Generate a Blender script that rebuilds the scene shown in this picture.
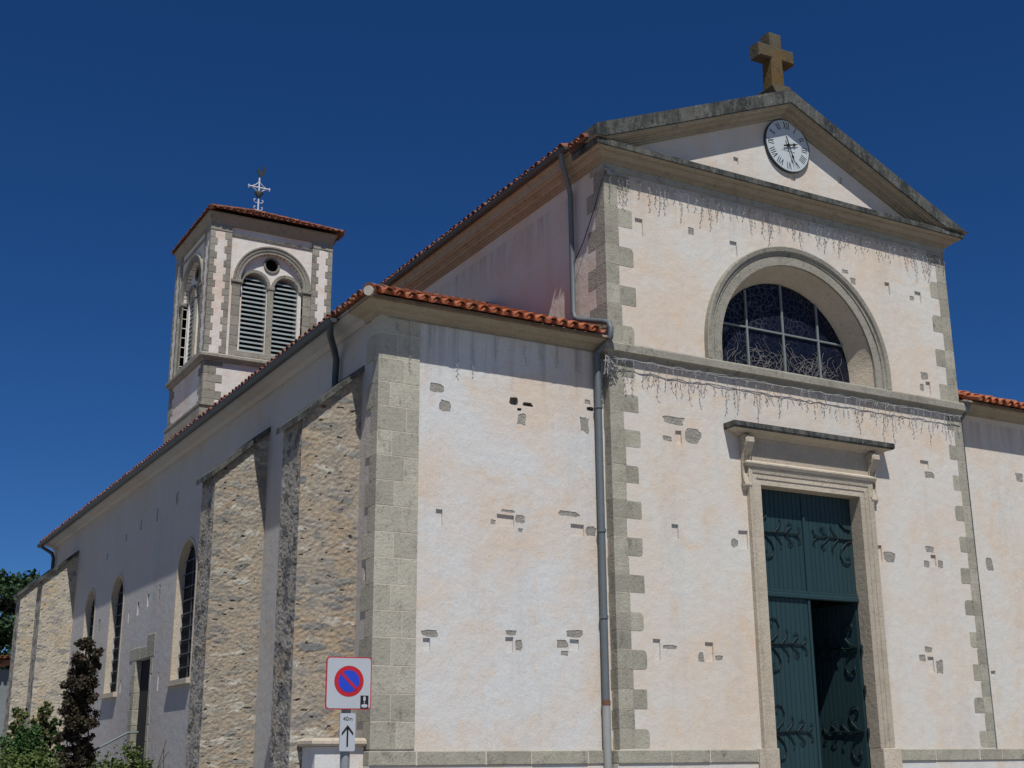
import bpy, math, random
from mathutils import Vector, Matrix, noise
from mathutils.geometry import tessellate_polygon
R = math.radians
random.seed(7)
for o in list(bpy.data.objects): bpy.data.objects.remove(o)
scene = bpy.context.scene
C = scene.collection

# ------------------------------------------------------------------ camera, sky, sun, exposure
F_PX, PITCH, YAW, ROLL = 1281.56, .2837, .5154, -.007
CAM = Vector((-11.3688, -16.8149, 1.6))
cd = bpy.data.cameras.new('camera'); cam = bpy.data.objects.new('camera', cd); C.objects.link(cam)
cd.sensor_width = 36; cd.lens = 36*F_PX/1024; cd.clip_end = 3000; cd.clip_start = .1
fw = Vector((math.sin(YAW)*math.cos(PITCH), math.cos(YAW)*math.cos(PITCH), math.sin(PITCH)))
rt = Vector((math.cos(YAW), -math.sin(YAW), 0)); up = rt.cross(fw)
r2 = math.cos(ROLL)*rt + math.sin(ROLL)*up; u2 = -math.sin(ROLL)*rt + math.cos(ROLL)*up
cam.matrix_world = Matrix(((r2.x, u2.x, -fw.x, CAM.x), (r2.y, u2.y, -fw.y, CAM.y), (r2.z, u2.z, -fw.z, CAM.z), (0, 0, 0, 1)))
scene.camera = cam

SUN_EL, SUN_AZ = 59.0, 19.0          # elevation; degrees left of straight behind the viewer
w = bpy.data.worlds.new('World'); scene.world = w; w.use_nodes = True
nt = w.node_tree; bg = nt.nodes['Background']
sky = nt.nodes.new('ShaderNodeTexSky'); sky.sky_type = 'NISHITA'; sky.sun_disc = False
sky.sun_elevation = R(SUN_EL); sky.sun_rotation = R(180 + SUN_AZ)
sky.altitude = 2500; sky.air_density = 1.0; sky.dust_density = 0.3; sky.ozone_density = 5.0
hs = nt.nodes.new('ShaderNodeHueSaturation'); hs.inputs['Saturation'].default_value = 1.2; hs.inputs['Value'].default_value = .89
nt.links.new(sky.outputs[0], hs.inputs['Color']); tint = nt.nodes.new('ShaderNodeMix'); tint.data_type = 'RGBA'; tint.blend_type = 'MULTIPLY'; tint.inputs[0].default_value = 1; tint.inputs[7].default_value = (.67, .90, 1.17, 1)
nt.links.new(hs.outputs[0], tint.inputs[6]); nt.links.new(tint.outputs[2], bg.inputs[0]); bg.inputs[1].default_value = .06
sd = bpy.data.lights.new('sun', 'SUN'); sd.energy = 4.6; sd.angle = R(.5); sd.color = (1, .968, .918)
so = bpy.data.objects.new('sun', sd); C.objects.link(so); so.location = (-20, -40, 60)
sv = Vector((-math.sin(R(SUN_AZ))*math.cos(R(SUN_EL)), -math.cos(R(SUN_AZ))*math.cos(R(SUN_EL)), math.sin(R(SUN_EL))))
so.rotation_euler = sv.to_track_quat('Z', 'Y').to_euler()
scene.view_settings.view_transform = 'Standard'; scene.view_settings.look = 'None'
scene.view_settings.exposure = .0; scene.view_settings.gamma = 1
scene.render.engine = 'CYCLES'

# ------------------------------------------------------------------ helpers: materials
class NT:
    def __init__(s, name):
        s.m = bpy.data.materials.new(name); s.m.use_nodes = True
        s.t = s.m.node_tree; s.b = s.t.nodes['Principled BSDF']
        s.geo = s.t.nodes.new('ShaderNodeNewGeometry')
        s.tc = s.t.nodes.new('ShaderNodeTexCoord')
    def n(s, ty, **k):
        x = s.t.nodes.new('ShaderNode' + ty)
        for a, v in k.items():
            setattr(x, a, v)
        return x
    def l(s, a, b): s.t.links.new(a, b)
    def pos(s, scale=(1, 1, 1), loc=(0, 0, 0)):
        m = s.n('Mapping'); m.inputs['Scale'].default_value = scale; m.inputs['Location'].default_value = loc
        s.l(s.tc.outputs['Object'], m.inputs[0]); return m.outputs[0]
    def noise(s, sc, det=5, rough=.6, vec=None, dist=0):
        x = s.n('TexNoise'); x.inputs['Scale'].default_value = sc; x.inputs['Detail'].default_value = det
        x.inputs['Roughness'].default_value = rough; x.inputs['Distortion'].default_value = dist
        s.l(vec if vec is not None else s.pos(), x.inputs['Vector']); return x.outputs['Fac']
    def voro(s, sc, feat='F1', vec=None, out='Distance', rand=1):
        x = s.n('TexVoronoi'); x.feature = feat; x.inputs['Scale'].default_value = sc; x.inputs['Randomness'].default_value = rand
        s.l(vec if vec is not None else s.pos(), x.inputs['Vector']); return x.outputs[out]
    def ramp(s, fac, stops, interp='LINEAR'):
        x = s.n('ValToRGB'); e = x.color_ramp.elements; x.color_ramp.interpolation = interp
        while len(e) < len(stops): e.new(.5)
        for i, (p, c) in enumerate(stops):
            e[i].position = p
            e[i].color = (c, c, c, 1) if isinstance(c, (int, float)) else (*c, 1)
        s.l(fac, x.inputs[0]); return x.outputs[0]
    def mix(s, fac, a, b, mode='MIX'):
        x = s.n('Mix', data_type='RGBA', blend_type=mode)
        for i, v in ((0, fac), (6, a), (7, b)):
            if isinstance(v, (int, float)): x.inputs[i].default_value = v
            elif isinstance(v, tuple): x.inputs[i].default_value = (*v, 1)
            else: s.l(v, x.inputs[i])
        return x.outputs[2]
    def math(s, op, a, b=0):
        x = s.n('Math', operation=op)
        for i, v in ((0, a), (1, b)):
            if isinstance(v, (int, float)): x.inputs[i].default_value = v
            else: s.l(v, x.inputs[i])
        return x.outputs[0]
    def island(s): return s.geo.outputs['Random Per Island']
    def done(s, col, rough=.85, bump=None, strength=.3, dist=.02, metal=0, spec=.3):
        if isinstance(col, tuple): s.b.inputs['Base Color'].default_value = (*col, 1)
        else: s.l(col, s.b.inputs['Base Color'])
        if isinstance(rough, (int, float)): s.b.inputs['Roughness'].default_value = rough
        else: s.l(rough, s.b.inputs['Roughness'])
        s.b.inputs['Metallic'].default_value = metal
        s.b.inputs['Specular IOR Level'].default_value = spec
        if bump is not None:
            x = s.n('Bump'); x.inputs['Strength'].default_value = strength; x.inputs['Distance'].default_value = dist
            s.l(bump, x.inputs['Height']); s.l(x.outputs[0], s.b.inputs['Normal'])
        return s.m

def plaster(name, pink, pale, grey, bias=.5, drip=None):
    k = NT(name)
    a = k.noise(.55, 6, .62, dist=.4)
    col = k.mix(k.ramp(a, [(bias-.10, 0.), (bias+.10, 1.)]), pink, pale)
    b = k.noise(1.7, 8, .7, dist=.8)
    col = k.mix(k.ramp(b, [(.53, 0.), (.68, .65)]), col, tuple(c*f for c, f in zip(pale, (1.0, 1.025, 1.04))))
    d = k.noise(1.0, 6, .75, vec=k.pos((1.3, 1.3, .22), (3, 1, 7)))
    col = k.mix(k.ramp(d, [(.52, 0.), (.75, .45)]), col, grey)
    e = k.noise(1.9, 4, .55, vec=k.pos(loc=(9, 4, 2)), dist=1)
    col = k.mix(k.ramp(e, [(.55, 0.), (.70, .5)]), col, tuple(c*f for c, f in zip(pink, (1.0, .9, .78))))
    if drip:
        sx = k.n('SeparateXYZ'); k.l(k.tc.outputs['Object'], sx.inputs[0])
        for q_, (zt, ln_, am) in enumerate(drip):
            gz = k.ramp(k.math('DIVIDE', k.math('SUBTRACT', sx.outputs[2], zt-ln_), ln_), [(.2, 0.), (.95, 1.), (1, 0.)])
            st = k.ramp(k.noise(3.2, 4, .65, vec=k.pos((2.2, 2.2, .12), (6+q_*3, 0, 0))), [(.46, 0.), (.66, am)])
            col = k.mix(k.math('MULTIPLY', gz, st), col, tuple(c*.62 for c in grey))
    f = k.noise(38, 3, .7)
    col = k.mix(k.ramp(f, [(.36, .16), (.5, 0.)]), col, (.22, .19, .16))
    h = k.math('ADD', k.math('MULTIPLY', k.noise(5, 4, .6), .9), k.math('MULTIPLY', f, .22))
    return k.done(col, .92, h, .45, .035)

def stone(name, base, dark, light, lich=.35, warm=None):
    k = NT(name)
    t = k.ramp(k.island(), [(0, .82), (.5, 1.), (1, 1.15)])
    a = k.noise(2.2, 7, .68)
    col = k.mix(k.ramp(a, [(.32, 0.), (.68, 1.)]), base, light)
    col = k.mix(1., col, t, 'MULTIPLY')
    if warm:
        col = k.mix(k.ramp(k.noise(1.1, 4, .6, vec=k.pos(loc=(5, 5, 1))), [(.45, 0.), (.65, .7)]), col, warm)
    b = k.noise(5.2, 8, .8, vec=k.pos((1, 1, .5)))
    col = k.mix(k.ramp(b, [(.54, 0.), (.70, lich)]), col, dark)
    c = k.noise(26, 3, .7)
    col = k.mix(k.ramp(c, [(.30, .5), (.44, 0.)]), col, dark)
    h = k.math('ADD', k.noise(12, 6, .7), k.math('MULTIPLY', c, .5))
    return k.done(col, .93, h, .55, .03)

def plain(name, col, rough=.6, metal=0, var=.25, sc=6, spec=.3, bumps=.1):
    k = NT(name); n = k.noise(sc, 6, .7)
    c = k.mix(n, tuple(x*(1-var) for x in col), tuple(x*(1+var) for x in col))
    return k.done(c, rough, k.noise(sc*5, 3, .6), bumps, .01, metal, spec)

M = {}
M['plaster'] = plaster('facade_plaster', (.595, .505, .41), (.58, .56, .51), (.38, .36, .34), .50, ((8.0, .9, .5), (11.3, .9, .5)))
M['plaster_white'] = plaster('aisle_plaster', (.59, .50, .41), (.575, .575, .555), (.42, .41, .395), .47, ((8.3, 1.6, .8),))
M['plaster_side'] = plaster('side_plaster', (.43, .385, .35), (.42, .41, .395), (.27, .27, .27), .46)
M['tower_plaster'] = plaster('tower_plaster', (.62, .48, .39), (.66, .62, .57), (.46, .43, .39), .44)
M['stone'] = stone('grey_limestone', (.285, .267, .212), (.085, .08, .068), (.375, .355, .285), .8)
M['stone_worn'] = stone('weathered_grey_stone', (.225, .21, .17), (.065, .064, .056), (.30, .285, .235), .85)
M['ashlar'] = stone('pale_grey_ashlar', (.35, .33, .265), (.13, .125, .105), (.415, .395, .32), .75)
M['stone_pale'] = stone('pale_limestone', (.40, .345, .265), (.16, .145, .12), (.47, .41, .325), .4)
M['stone_soffit'] = stone('tan_stone', (.29, .235, .165), (.085, .08, .065), (.33, .285, .21), .65)
def weathered(name, base, light, dark):
    k = NT(name)
    col = k.mix(k.noise(1.6, 7, .7), base, light)
    st = k.noise(2.4, 8, .75, vec=k.pos((1.6, 1.6, .5), (1, 2, 3)))
    col = k.mix(k.ramp(st, [(.42, .92), (.58, 0.)]), col, dark)
    sp = k.noise(9, 6, .8); col = k.mix(k.ramp(sp, [(.56, 0.), (.68, .6)]), col, tuple(x*2.1 for x in light))
    return k.done(col, .95, k.math('ADD', k.noise(10, 6, .75), st), .7, .04)
M['stone_dark'] = weathered('blackened_stone', (.085, .09, .082), (.13, .128, .11), (.022, .026, .026))
M['cross_stone'] = stone('lichened_stone', (.062, .055, .036), (.018, .016, .011), (.105, .098, .075), .7, warm=(.135, .075, .010))
k = NT('rubble_masonry'); at_ = k.n('Attribute'); at_.attribute_name = 'stone_colour'
c_ = k.mix(1., at_.outputs['Color'], k.ramp(k.noise(34, 5, .75), [(.3, .74), (.5, 1.), (.7, 1.16)]), 'MULTIPLY')
M['rubble'] = k.done(c_, .95, k.math('ADD', k.noise(26, 6, .8), k.noise(70, 3, .7)), .5, .02)
k = NT('exposed_stone'); c_ = k.mix(k.noise(7, 6, .75), (.235, .22, .19), (.50, .47, .41))
M['exposed'] = k.done(c_, .95, k.noise(9, 6, .8), 1., .08)
def tilemat(name, cols, grime):
    k = NT(name); c = k.ramp(k.island(), [(0, cols[0]), (.35, cols[1]), (.7, cols[2]), (1, cols[3])])
    c = k.mix(k.ramp(k.noise(5, 6, .75), [(.5, 0.), (.68, grime)]), c, (.085, .07, .055))
    return k.done(c, .9, k.noise(30, 4, .7), .3, .01)
M['tile'] = tilemat('old_brown_shaded_tile', [(.15, .058, .034), (.22, .075, .04), (.27, .10, .055), (.20, .10, .065)], .75)  # brown of older tiles, with the shade on these eaves put into the colour
M['tile_sunlit'] = tilemat('sunlit_terracotta_tile', [(.27, .08, .038), (.38, .115, .05), (.45, .155, .07), (.34, .14, .08)], .5)  # brighter copy for the aisle front slope, its sunlight put into the colour
M['joint'] = plain('lime_joint_mortar', (.50, .455, .36), .95, sc=9)
M['mortar'] = plain('pale_mortar', (.52, .47, .40), .95, sc=9)
M['zinc'] = plain('grey_painted_zinc', (.12, .14, .15), .6, .2, .25, 4, .5)
M['zinc_dark'] = plain('dark_grey_gutter', (.055, .065, .07), .5, .2, .3, 4, .4)
M['iron_pipe'] = plain('cast_iron_pipe', (.30, .31, .29), .6, .1, .25, 6)
M['rust'] = plain('rusty_collar', (.15, .07, .045), .9)
M['iron'] = plain('dark_painted_iron', (.008, .017, .019), .5, .1, .2)
k = NT('teal_door_paint')
c_ = k.mix(k.noise(1.2, 6, .7, vec=k.pos((6, 6, .5))), (.012, .033, .039), (.022, .052, .059))
c_ = k.mix(k.ramp(k.noise(9, 5, .75), [(.6, 0.), (.75, .4)]), c_, (.04, .07, .074))
M['door'] = k.done(c_, .5, k.noise(3, 6, .7, vec=k.pos((20, 20, 1.5))), .25, .01)
M['grey_paint'] = plain('pale_grey_paint', (.17, .195, .20), .6, 0, .2)
M['slat'] = plain('weathered_slat_paint', (.31, .36, .355), .7, 0, .3, 5)
k = NT('leaded_stained_glass')
v1 = k.ramp(k.voro(8.5, 'DISTANCE_TO_EDGE', k.pos((1, .01, 1))), [(.03, 1.), (.07, 0.)])
msk = k.ramp(k.noise(.9, 3, .5), [(.42, .15), (.6, 1.)])
pane = k.voro(8.5, 'F1', k.pos((1, .01, 1)), 'Color')
hs = k.n('HueSaturation'); hs.inputs['Saturation'].default_value = .7; hs.inputs['Value'].default_value = .012; k.l(pane, hs.inputs['Color'])
base_ = k.mix(.7, hs.outputs[0], (.006, .009, .022))
M['glass'] = k.done(k.mix(k.math('MULTIPLY', v1, msk), base_, (.055, .058, .068)), .22, k.noise(6, 3), .25, .01, spec=.12)
k = NT('dark_leaded_glass')
M['glass_dark'] = k.done(k.mix(k.ramp(k.voro(7, 'DISTANCE_TO_EDGE'), [(.03, 1.), (.06, 0.)]), (.012, .013, .016), (.022, .022, .022)), .6, k.noise(8, 3), .3, .01, spec=.02)
M['dark'] = plain('dark_interior', (.02, .02, .02), .95)
M['floor'] = plain('interior_stone_floor', (.20, .18, .15), .9)
M['wire'] = plain('pale_light_cable', (.34, .34, .33), .6, 0, .15)
M['wire_drop'] = plain('grey_light_cable', (.20, .195, .19), .6, 0, .3)
M['white'] = plain('white_enamel', (.47, .51, .52), .35, 0, .06, 3, .4)
M['sign_grey'] = plain('white_sign_sheet', (.40, .43, .46), .4, 0, .08, 3, .4)
M['sign_red'] = plain('red_sign_sheet', (.42, .018, .028), .4, 0, .1)
M['sign_blue'] = plain('blue_sign_sheet', (.02, .055, .46), .4, 0, .1)
M['black'] = plain('black_paint', (.012, .012, .013), .5, 0, .1)
M['galv'] = plain('galvanised_steel', (.24, .265, .275), .6, .2, .2, 8)
M['rail'] = plain('green_grey_rail_paint', (.13, .165, .165), .5, .1, .2)
M['copper'] = plain('dark_weathered_copper', (.05, .055, .05), .6, .4, .3)
M['vane_white'] = plain('pale_grey_metal', (.55, .57, .58), .5, .2, .15)

def leafmat(name, cols):
    k = NT(name)
    c = k.ramp(k.island(), [(i/(len(cols)-1), x) for i, x in enumerate(cols)])
    c = k.mix(k.ramp(k.noise(1.6, 3, .6), [(.35, .55), (.65, 0.)]), c, tuple(x*.5 for x in cols[0]))
    m = k.done(c, .6, spec=.25)
    return m
M['leaf_dark'] = leafmat('dark_evergreen_leaves', [(.018, .040, .014), (.03, .06, .02), (.045, .085, .03)])
M['leaf_red'] = leafmat('purple_brown_leaves', [(.045, .028, .02), (.07, .042, .032), (.028, .045, .018), (.085, .055, .036), (.035, .055, .022)])
M['leaf_green'] = leafmat('bright_green_leaves', [(.03, .075, .018), (.045, .105, .026), (.065, .13, .038)])
M['leaf_yellow'] = leafmat('yellow_green_leaves', [(.06, .095, .02), (.085, .125, .03), (.12, .15, .045)])
M['leaf_bronze'] = leafmat('bronze_tipped_leaves', [(.05, .08, .025), (.08, .12, .03), (.14, .09, .045)])
M['bark'] = plain('brown_bark', (.09, .065, .045), .95, 0, .4, 9, bumps=.6)
M['house_wall'] = plaster('house_render', (.17, .19, .195), (.20, .22, .225), (.14, .155, .16), .5)
k = NT('pale_gravel_paving'); c_ = k.mix(k.noise(.12, 6, .6), (.25, .24, .225), (.33, .32, .30))
M['ground'] = k.done(k.mix(k.ramp(k.noise(30, 4, .8), [(.4, .4), (.6, 0.)]), c_, (.18, .165, .15)), .95, k.noise(40, 4, .7), .4, .02)

# ------------------------------------------------------------------ helpers: meshes
def setp(o, label=None, cat=None, group=None, kind=None):
    if label: o['label'] = label
    if cat: o['category'] = cat
    if group: o['group'] = group
    if kind: o['kind'] = kind
    return o
def thing(name, label, cat, loc=(0, 0, 0), group=None):
    o = bpy.data.objects.new(name, None); C.objects.link(o); o.location = loc; o.empty_display_size = .3
    return setp(o, label, cat, group)
class MB:
    def __init__(s): s.v = []; s.f = []; s.mi = []; s.sm = []; s.c = {}
    def add(s, vs, fs, mi=0, smooth=False):
        b = len(s.v); s.v += [tuple(x) for x in vs]
        for f in fs: s.f.append([b+i for i in f]); s.mi.append(mi); s.sm.append(smooth)
        return s
    def box(s, x0, x1, y0, y1, z0, z1, mi=0, m=None, bev=0):
        if bev:
            b = bev; vs = []; fs = []
            # chamfered box: three shrunken rings
            P = [(x0, x1), (y0, y1), (z0, z1)]
            for sx in (0, 1):
                for sy in (0, 1):
                    for sz in (0, 1):
                        for ax in range(3):
                            p = [P[0][sx], P[1][sy], P[2][sz]]; sg = [sx, sy, sz]
                            for q in range(3):
                                if q != ax: p[q] += b if sg[q] == 0 else -b
                            vs.append(p)
            idx = lambda sx, sy, sz, ax: ((sx*2+sy)*2+sz)*3+ax
            for t in (0, 1):
                fs.append([idx(t, 0, 0, 0), idx(t, 1, 0, 0), idx(t, 1, 1, 0), idx(t, 0, 1, 0)])
                fs.append([idx(0, t, 0, 1), idx(1, t, 0, 1), idx(1, t, 1, 1), idx(0, t, 1, 1)])
                fs.append([idx(0, 0, t, 2), idx(1, 0, t, 2), idx(1, 1, t, 2), idx(0, 1, t, 2)])
                for u in (0, 1):
                    fs.append([idx(0, t, u, 1), idx(1, t, u, 1), idx(1, t, u, 2), idx(0, t, u, 2)])
                    fs.append([idx(t, 0, u, 0), idx(t, 1, u, 0), idx(t, 1, u, 2), idx(t, 0, u, 2)])
                    fs.append([idx(t, u, 0, 0), idx(t, u, 1, 0), idx(t, u, 1, 1), idx(t, u, 0, 1)])
                    for q in (0, 1): fs.append([idx(t, u, q, 0), idx(t, u, q, 1), idx(t, u, q, 2)])
        else:
            vs = [(x, y, z) for x in (x0, x1) for y in (y0, y1) for z in (z0, z1)]
            fs = [(0, 1, 3, 2), (4, 6, 7, 5), (0, 4, 5, 1), (2, 3, 7, 6), (0, 2, 6, 4), (1, 5, 7, 3)]
        if m: vs = [m(*v) for v in vs]
        return s.add(vs, fs, mi)
    def prism(s, poly, f0, f1, mi=0):
        """poly: list of 2-D points, f0/f1 map a point to 3-D on both ends"""
        n = len(poly); vs = [f0(*p) for p in poly] + [f1(*p) for p in poly]
        s.add(vs, [(i, (i+1) % n, n+(i+1) % n, n+i) for i in range(n)], mi)
        tr = tessellate_polygon([[Vector((p[0], p[1], 0)) for p in poly]])
        b = len(s.v)-2*n
        for t in tr:
            s.f.append([b+i for i in t]); s.f.append([b+n+i for i in reversed(t)]); s.mi += [mi, mi]; s.sm += [False, False]
        return s
    def tube(s, pts, r, seg=8, mi=0, cap=True):
        pts = [Vector(p) for p in pts]; rs = r if isinstance(r, (list, tuple)) else [r]*len(pts)
        rings = []; prev = None
        for i, p in enumerate(pts):
            d = (pts[min(i+1, len(pts)-1)] - pts[max(i-1, 0)]).normalized()
            if prev is None: a = d.orthogonal().normalized()
            else:
                a = prev - d*prev.dot(d)
                a = a.normalized() if a.length > 1e-6 else d.orthogonal().normalized()
            prev = a; b = d.cross(a)
            rings.append([p + rs[i]*(math.cos(2*math.pi*j/seg)*a + math.sin(2*math.pi*j/seg)*b) for j in range(seg)])
        vs = [q for rg in rings for q in rg]; fs = []
        for i in range(len(pts)-1):
            for j in range(seg): fs.append((i*seg+j, i*seg+(j+1) % seg, (i+1)*seg+(j+1) % seg, (i+1)*seg+j))
        s.add(vs, fs, mi, True)
        if cap: s.add(rings[0], [tuple(range(seg))], mi); s.add(rings[-1], [tuple(range(seg))], mi)
        return s
    def moulding(s, path, prof, mi=0):
        """sweep profile (outward, z) along a plan path, outward to the right of travel"""
        n = len(path); P = [Vector(p) for p in path]; rows = []
        for i in range(n):
            d0 = (P[i]-P[i-1]).normalized() if i > 0 else None
            d1 = (P[i+1]-P[i]).normalized() if i < n-1 else None
            n0 = Vector((d0.y, -d0.x)) if d0 else None; n1 = Vector((d1.y, -d1.x)) if d1 else None
            if n0 is None: m = n1
            elif n1 is None: m = n0
            else: m = (n0+n1)/(1+n0.dot(n1))
            rows.append([(P[i].x+m.x*o, P[i].y+m.y*o, z) for o, z in prof])
        k = len(prof); vs = [q for r in rows for q in r]; fs = []
        for i in range(n-1):
            for j in range(k): fs.append((i*k+j, i*k+(j+1) % k, (i+1)*k+(j+1) % k, (i+1)*k+j))
        fs += [tuple(range(k)), tuple(range((n-1)*k, n*k))]
        return s.add(vs, fs, mi)
    def arch(s, mp, ca, cz, prof, a0, a1, seg=40, mi=0):
        """profile of (radius, outward) swept round an arc in the wall plane"""
        k = len(prof); vs = []; fs = []
        for i in range(seg+1):
            t = a0+(a1-a0)*i/seg
            for r, o in prof: vs.append(mp(ca+r*math.cos(t), cz+r*math.sin(t), o))
        for i in range(seg):
            for j in range(k): fs.append((i*k+j, i*k+(j+1) % k, (i+1)*k+(j+1) % k, (i+1)*k+j))
        fs += [tuple(range(k)), tuple(range(seg*k, (seg+1)*k))]
        return s.add(vs, fs, mi)
    def wall(s, mp, outer, holes=(), mi=0):
        """sheet with holes; hole = (polygon, depth, material index of the back or None)"""
        loops = [outer] + [h[0] for h in holes]
        flat = [p for l in loops for p in l]
        tr = tessellate_polygon([[Vector((p[0], p[1], 0)) for p in l] for l in loops])
        s.add([mp(p[0], p[1], 0) for p in flat], [tuple(t) for t in tr], mi)
        for poly, dep, back in holes:
            n = len(poly); vs = [mp(a, b, 0) for a, b in poly] + [mp(a, b, -dep) for a, b in poly]
            s.add(vs, [(i, (i+1) % n, n+(i+1) % n, n+i) for i in range(n)], mi if back is None or back == mi else back)
            if back is not None:
                t2 = tessellate_polygon([[Vector((p[0], p[1], 0)) for p in poly]])
                s.add(vs[n:], [tuple(t) for t in t2], back)
        return s
    def build(s, name, mats, parent=None, world=True):
        me = bpy.data.meshes.new(name); me.from_pydata(s.v, [], s.f)
        for m in (mats if isinstance(mats, (list, tuple)) else [mats]): me.materials.append(m)
        me.polygons.foreach_set('material_index', s.mi); me.polygons.foreach_set('use_smooth', s.sm)
        me.update(); o = bpy.data.objects.new(name, me); C.objects.link(o)
        if s.c:
            at = me.color_attributes.new('stone_colour', 'FLOAT_COLOR', 'POINT')
            at.data.foreach_set('color', [x for i in range(len(s.v)) for x in s.c.get(i, (.3, .26, .2, 1))])
        if parent:
            o.parent = parent
            if world:
                r = parent; off = Vector(r.location)
                while r.parent: r = r.parent; off += r.location
                o.location = -off
                # every part is written in world coordinates and rebased on its thing
        return o

def arcpoly(ca, cz, r, zb, seg=24):
    """round-headed opening polygon"""
    return [(ca-r, zb), (ca+r, zb)] + [(ca+r*math.cos(t), cz+r*math.sin(t)) for t in [math.pi*i/seg for i in range(seg+1)]]
front = lambda a, z, o: (a, -o, z)
def tile_slope(mb, P0, along, upv, width, length_fn, start_fn=lambda i: 0, period=.205, course=.36, seed=1, mi=0, hsc=1.0):
    """Roman tiles: every cover and pan tile its own little shell"""
    rnd = random.Random(seed)
    a = Vector(along).normalized(); u = Vector(upv).normalized(); n = a.cross(u)
    if n.z < 0: n = -n
    P0 = Vector(P0); cols = int(width/period)
    for i in range(cols):
        c = (i+.5)*period; L = length_fn(c)
        for kind in (0, 1):
            cc = c+(period/2 if kind else 0); s0 = start_fn(cc) - (0 if kind == 0 else .03) + rnd.uniform(-.02, .02)
            L = length_fn(cc); q = s0; j = 0
            while q < L-.05:
                e = min(q+course+.06, L)
                ra, rb = (.088, .072) if kind == 0 else (.070, .085)
                dc = rnd.uniform(-.008, .008); lift = .035 if kind == 0 else .01; tl = rnd.uniform(0, .012)
                vs = []; S = 6
                for (t, r, h) in ((q, ra, lift+.03+tl), (e, rb, lift+.0)):
                    for th in (0, .016):
                        for m in range(S+1):
                            an = math.pi*m/S; x = -math.cos(an)*(r-th); y = math.sin(an)*(r-th)*1.12*hsc
                            if kind: y = -y*.8+.07
                            vs.append(P0 + a*(cc+dc+x) + u*t + n*(h+y))
                K = S+1; fs = []
                for m in range(S):
                    fs.append((m, m+1, 2*K+m+1, 2*K+m)); fs.append((m, m+1, K+m+1, K+m))
                    fs.append((K+m, K+m+1, 3*K+m+1, 3*K+m))
                mb.add(vs, fs, mi, False)
                if j == 0 and kind == 0:   # mortar plug under the first cover tile
                    vs2 = [P0 + a*(cc-math.cos(math.pi*m/S)*.07) + u*(q+.05) + n*(lift+.02+math.sin(math.pi*m/S)*.06) for m in range(S+1)]
                    mb.add(vs2, [tuple(range(S+1))], mi)
                q += course; j += 1
    return mb

# ------------------------------------------------------------------ ground
g = MB(); g.add([(-500, -500, 0), (500, -500, 0), (500, 500, 0), (-500, 500, 0)], [(0, 1, 2, 3)])
setp(g.build('ground', M['ground']), kind='structure')

# ------------------------------------------------------------------ the church
W, A, D, L = 8.24, -4.02, .2, 26.0        # nave front width, aisle plane, aisle setback, aisle length
XC = W/2; AR = W - A                       # right-hand aisle outer plane
church = thing('church', 'pale pink plastered church with grey stone quoins, tiled roofs and pedimented clock front', 'church', (XC, 8, 0))

H_AISLE = [('p', -3.06, 7.06, .23, .14), ('p', -2.91, 6.79, .2, .18), ('h', -1.7, 7.02, .17, .16), ('h', -1.44, 7.0, .21, .07), ('h', -1.60, 6.90, .10, .06), ('p', -1.56, 6.74, .17, .19), ('p', -.31, 7.19, .12, .08), ('h', -.26, 7.08, .16, .08), ('p', -.38, 6.8, .17, .26),
 ('r', -3.0, 5.05, .11, .26), ('r', -1.86, 5.10, .3, .18), ('p', -1.6, 5.14, .17, .12), ('p', -2.08, 5.06, .09, .07), ('p', -1.60, 4.97, .09, .06), ('p', -1.82, 5.24, .23, .06), ('r', -.56, 5.05, .25, .2), ('p', -.72, 5.3, .38, .08), ('p', -.3, 5.05, .2, .15),
 ('p', -3.13, 3.34, .24, .09), ('r', -3.18, 3.18, .11, .18), ('p', -1.78, 3.40, .19, .08), ('r', -1.81, 3.22, .14, .24), ('p', -1.65, 3.22, .12, .19), ('p', -.64, 3.43, .31, .12), ('r', -.66, 3.26, .17, .17), ('p', -.88, 3.27, .2, .12), ('p', -.83, 3.13, .15, .08)]
H_NAVE = [('r', 1.21, 5.14, .13, .24), ('r', 2.63, 5.11, .2, .31), ('p', 2.43, 5.04, .14, .15), ('r', .75, 3.22, .14, .34), ('p', 1.0, 3.27, .3, .06), ('r', 1.79, 3.22, .16, .31), ('p', 1.62, 3.13, .12, .14), ('p', 1.98, 3.13, .17, .08),
 ('p', 1.28, 7.03, .48, .14), ('p', 1.66, 6.8, .35, .24), ('p', 1.13, 6.7, .2, .09), ('r', 1.36, 6.74, .13, .24), ('r', 7.12, 6.88, .22, .16), ('p', 7.22, 6.68, .27, .13),
 ('r', .71, 10.42, .16, .33), ('p', 1.84, 10.57, .15, .14), ('r', 2.97, 12.22, .11, .13), ('r', 4.35, 12.18, .11, .12), ('r', 5.56, 12.4, .1, .14), ('r', 2.79, 10.42, .16, .31), ('p', 5.49, 10.48, .18, .08), ('p', 5.68, 10.33, .14, .14), ('r', 6.58, 10.33, .13, .26), ('r', 7.4, 10.30, .17, .23), ('p', 7.22, 10.24, .12, .1),
 ('p', 7.37, 8.66, .18, .15), ('p', 7.26, 8.42, .11, .15), ('r', 7.44, 8.43, .12, .27), ('r', 5.74, 5.09, .15, .3), ('p', 5.98, 5.05, .28, .2), ('r', 7.11, 5.05, .13, .22), ('p', 7.04, 5.26, .24, .12), ('p', 6.92, 4.98, .16, .12), ('p', 7.28, 5.0, .14, .15), ('p', 6.76, 3.42, .2, .1), ('p', 6.59, 3.27, .16, .12), ('p', 7.0, 3.12, .18, .24), ('r', 6.79, 3.16, .16, .27)]
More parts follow.
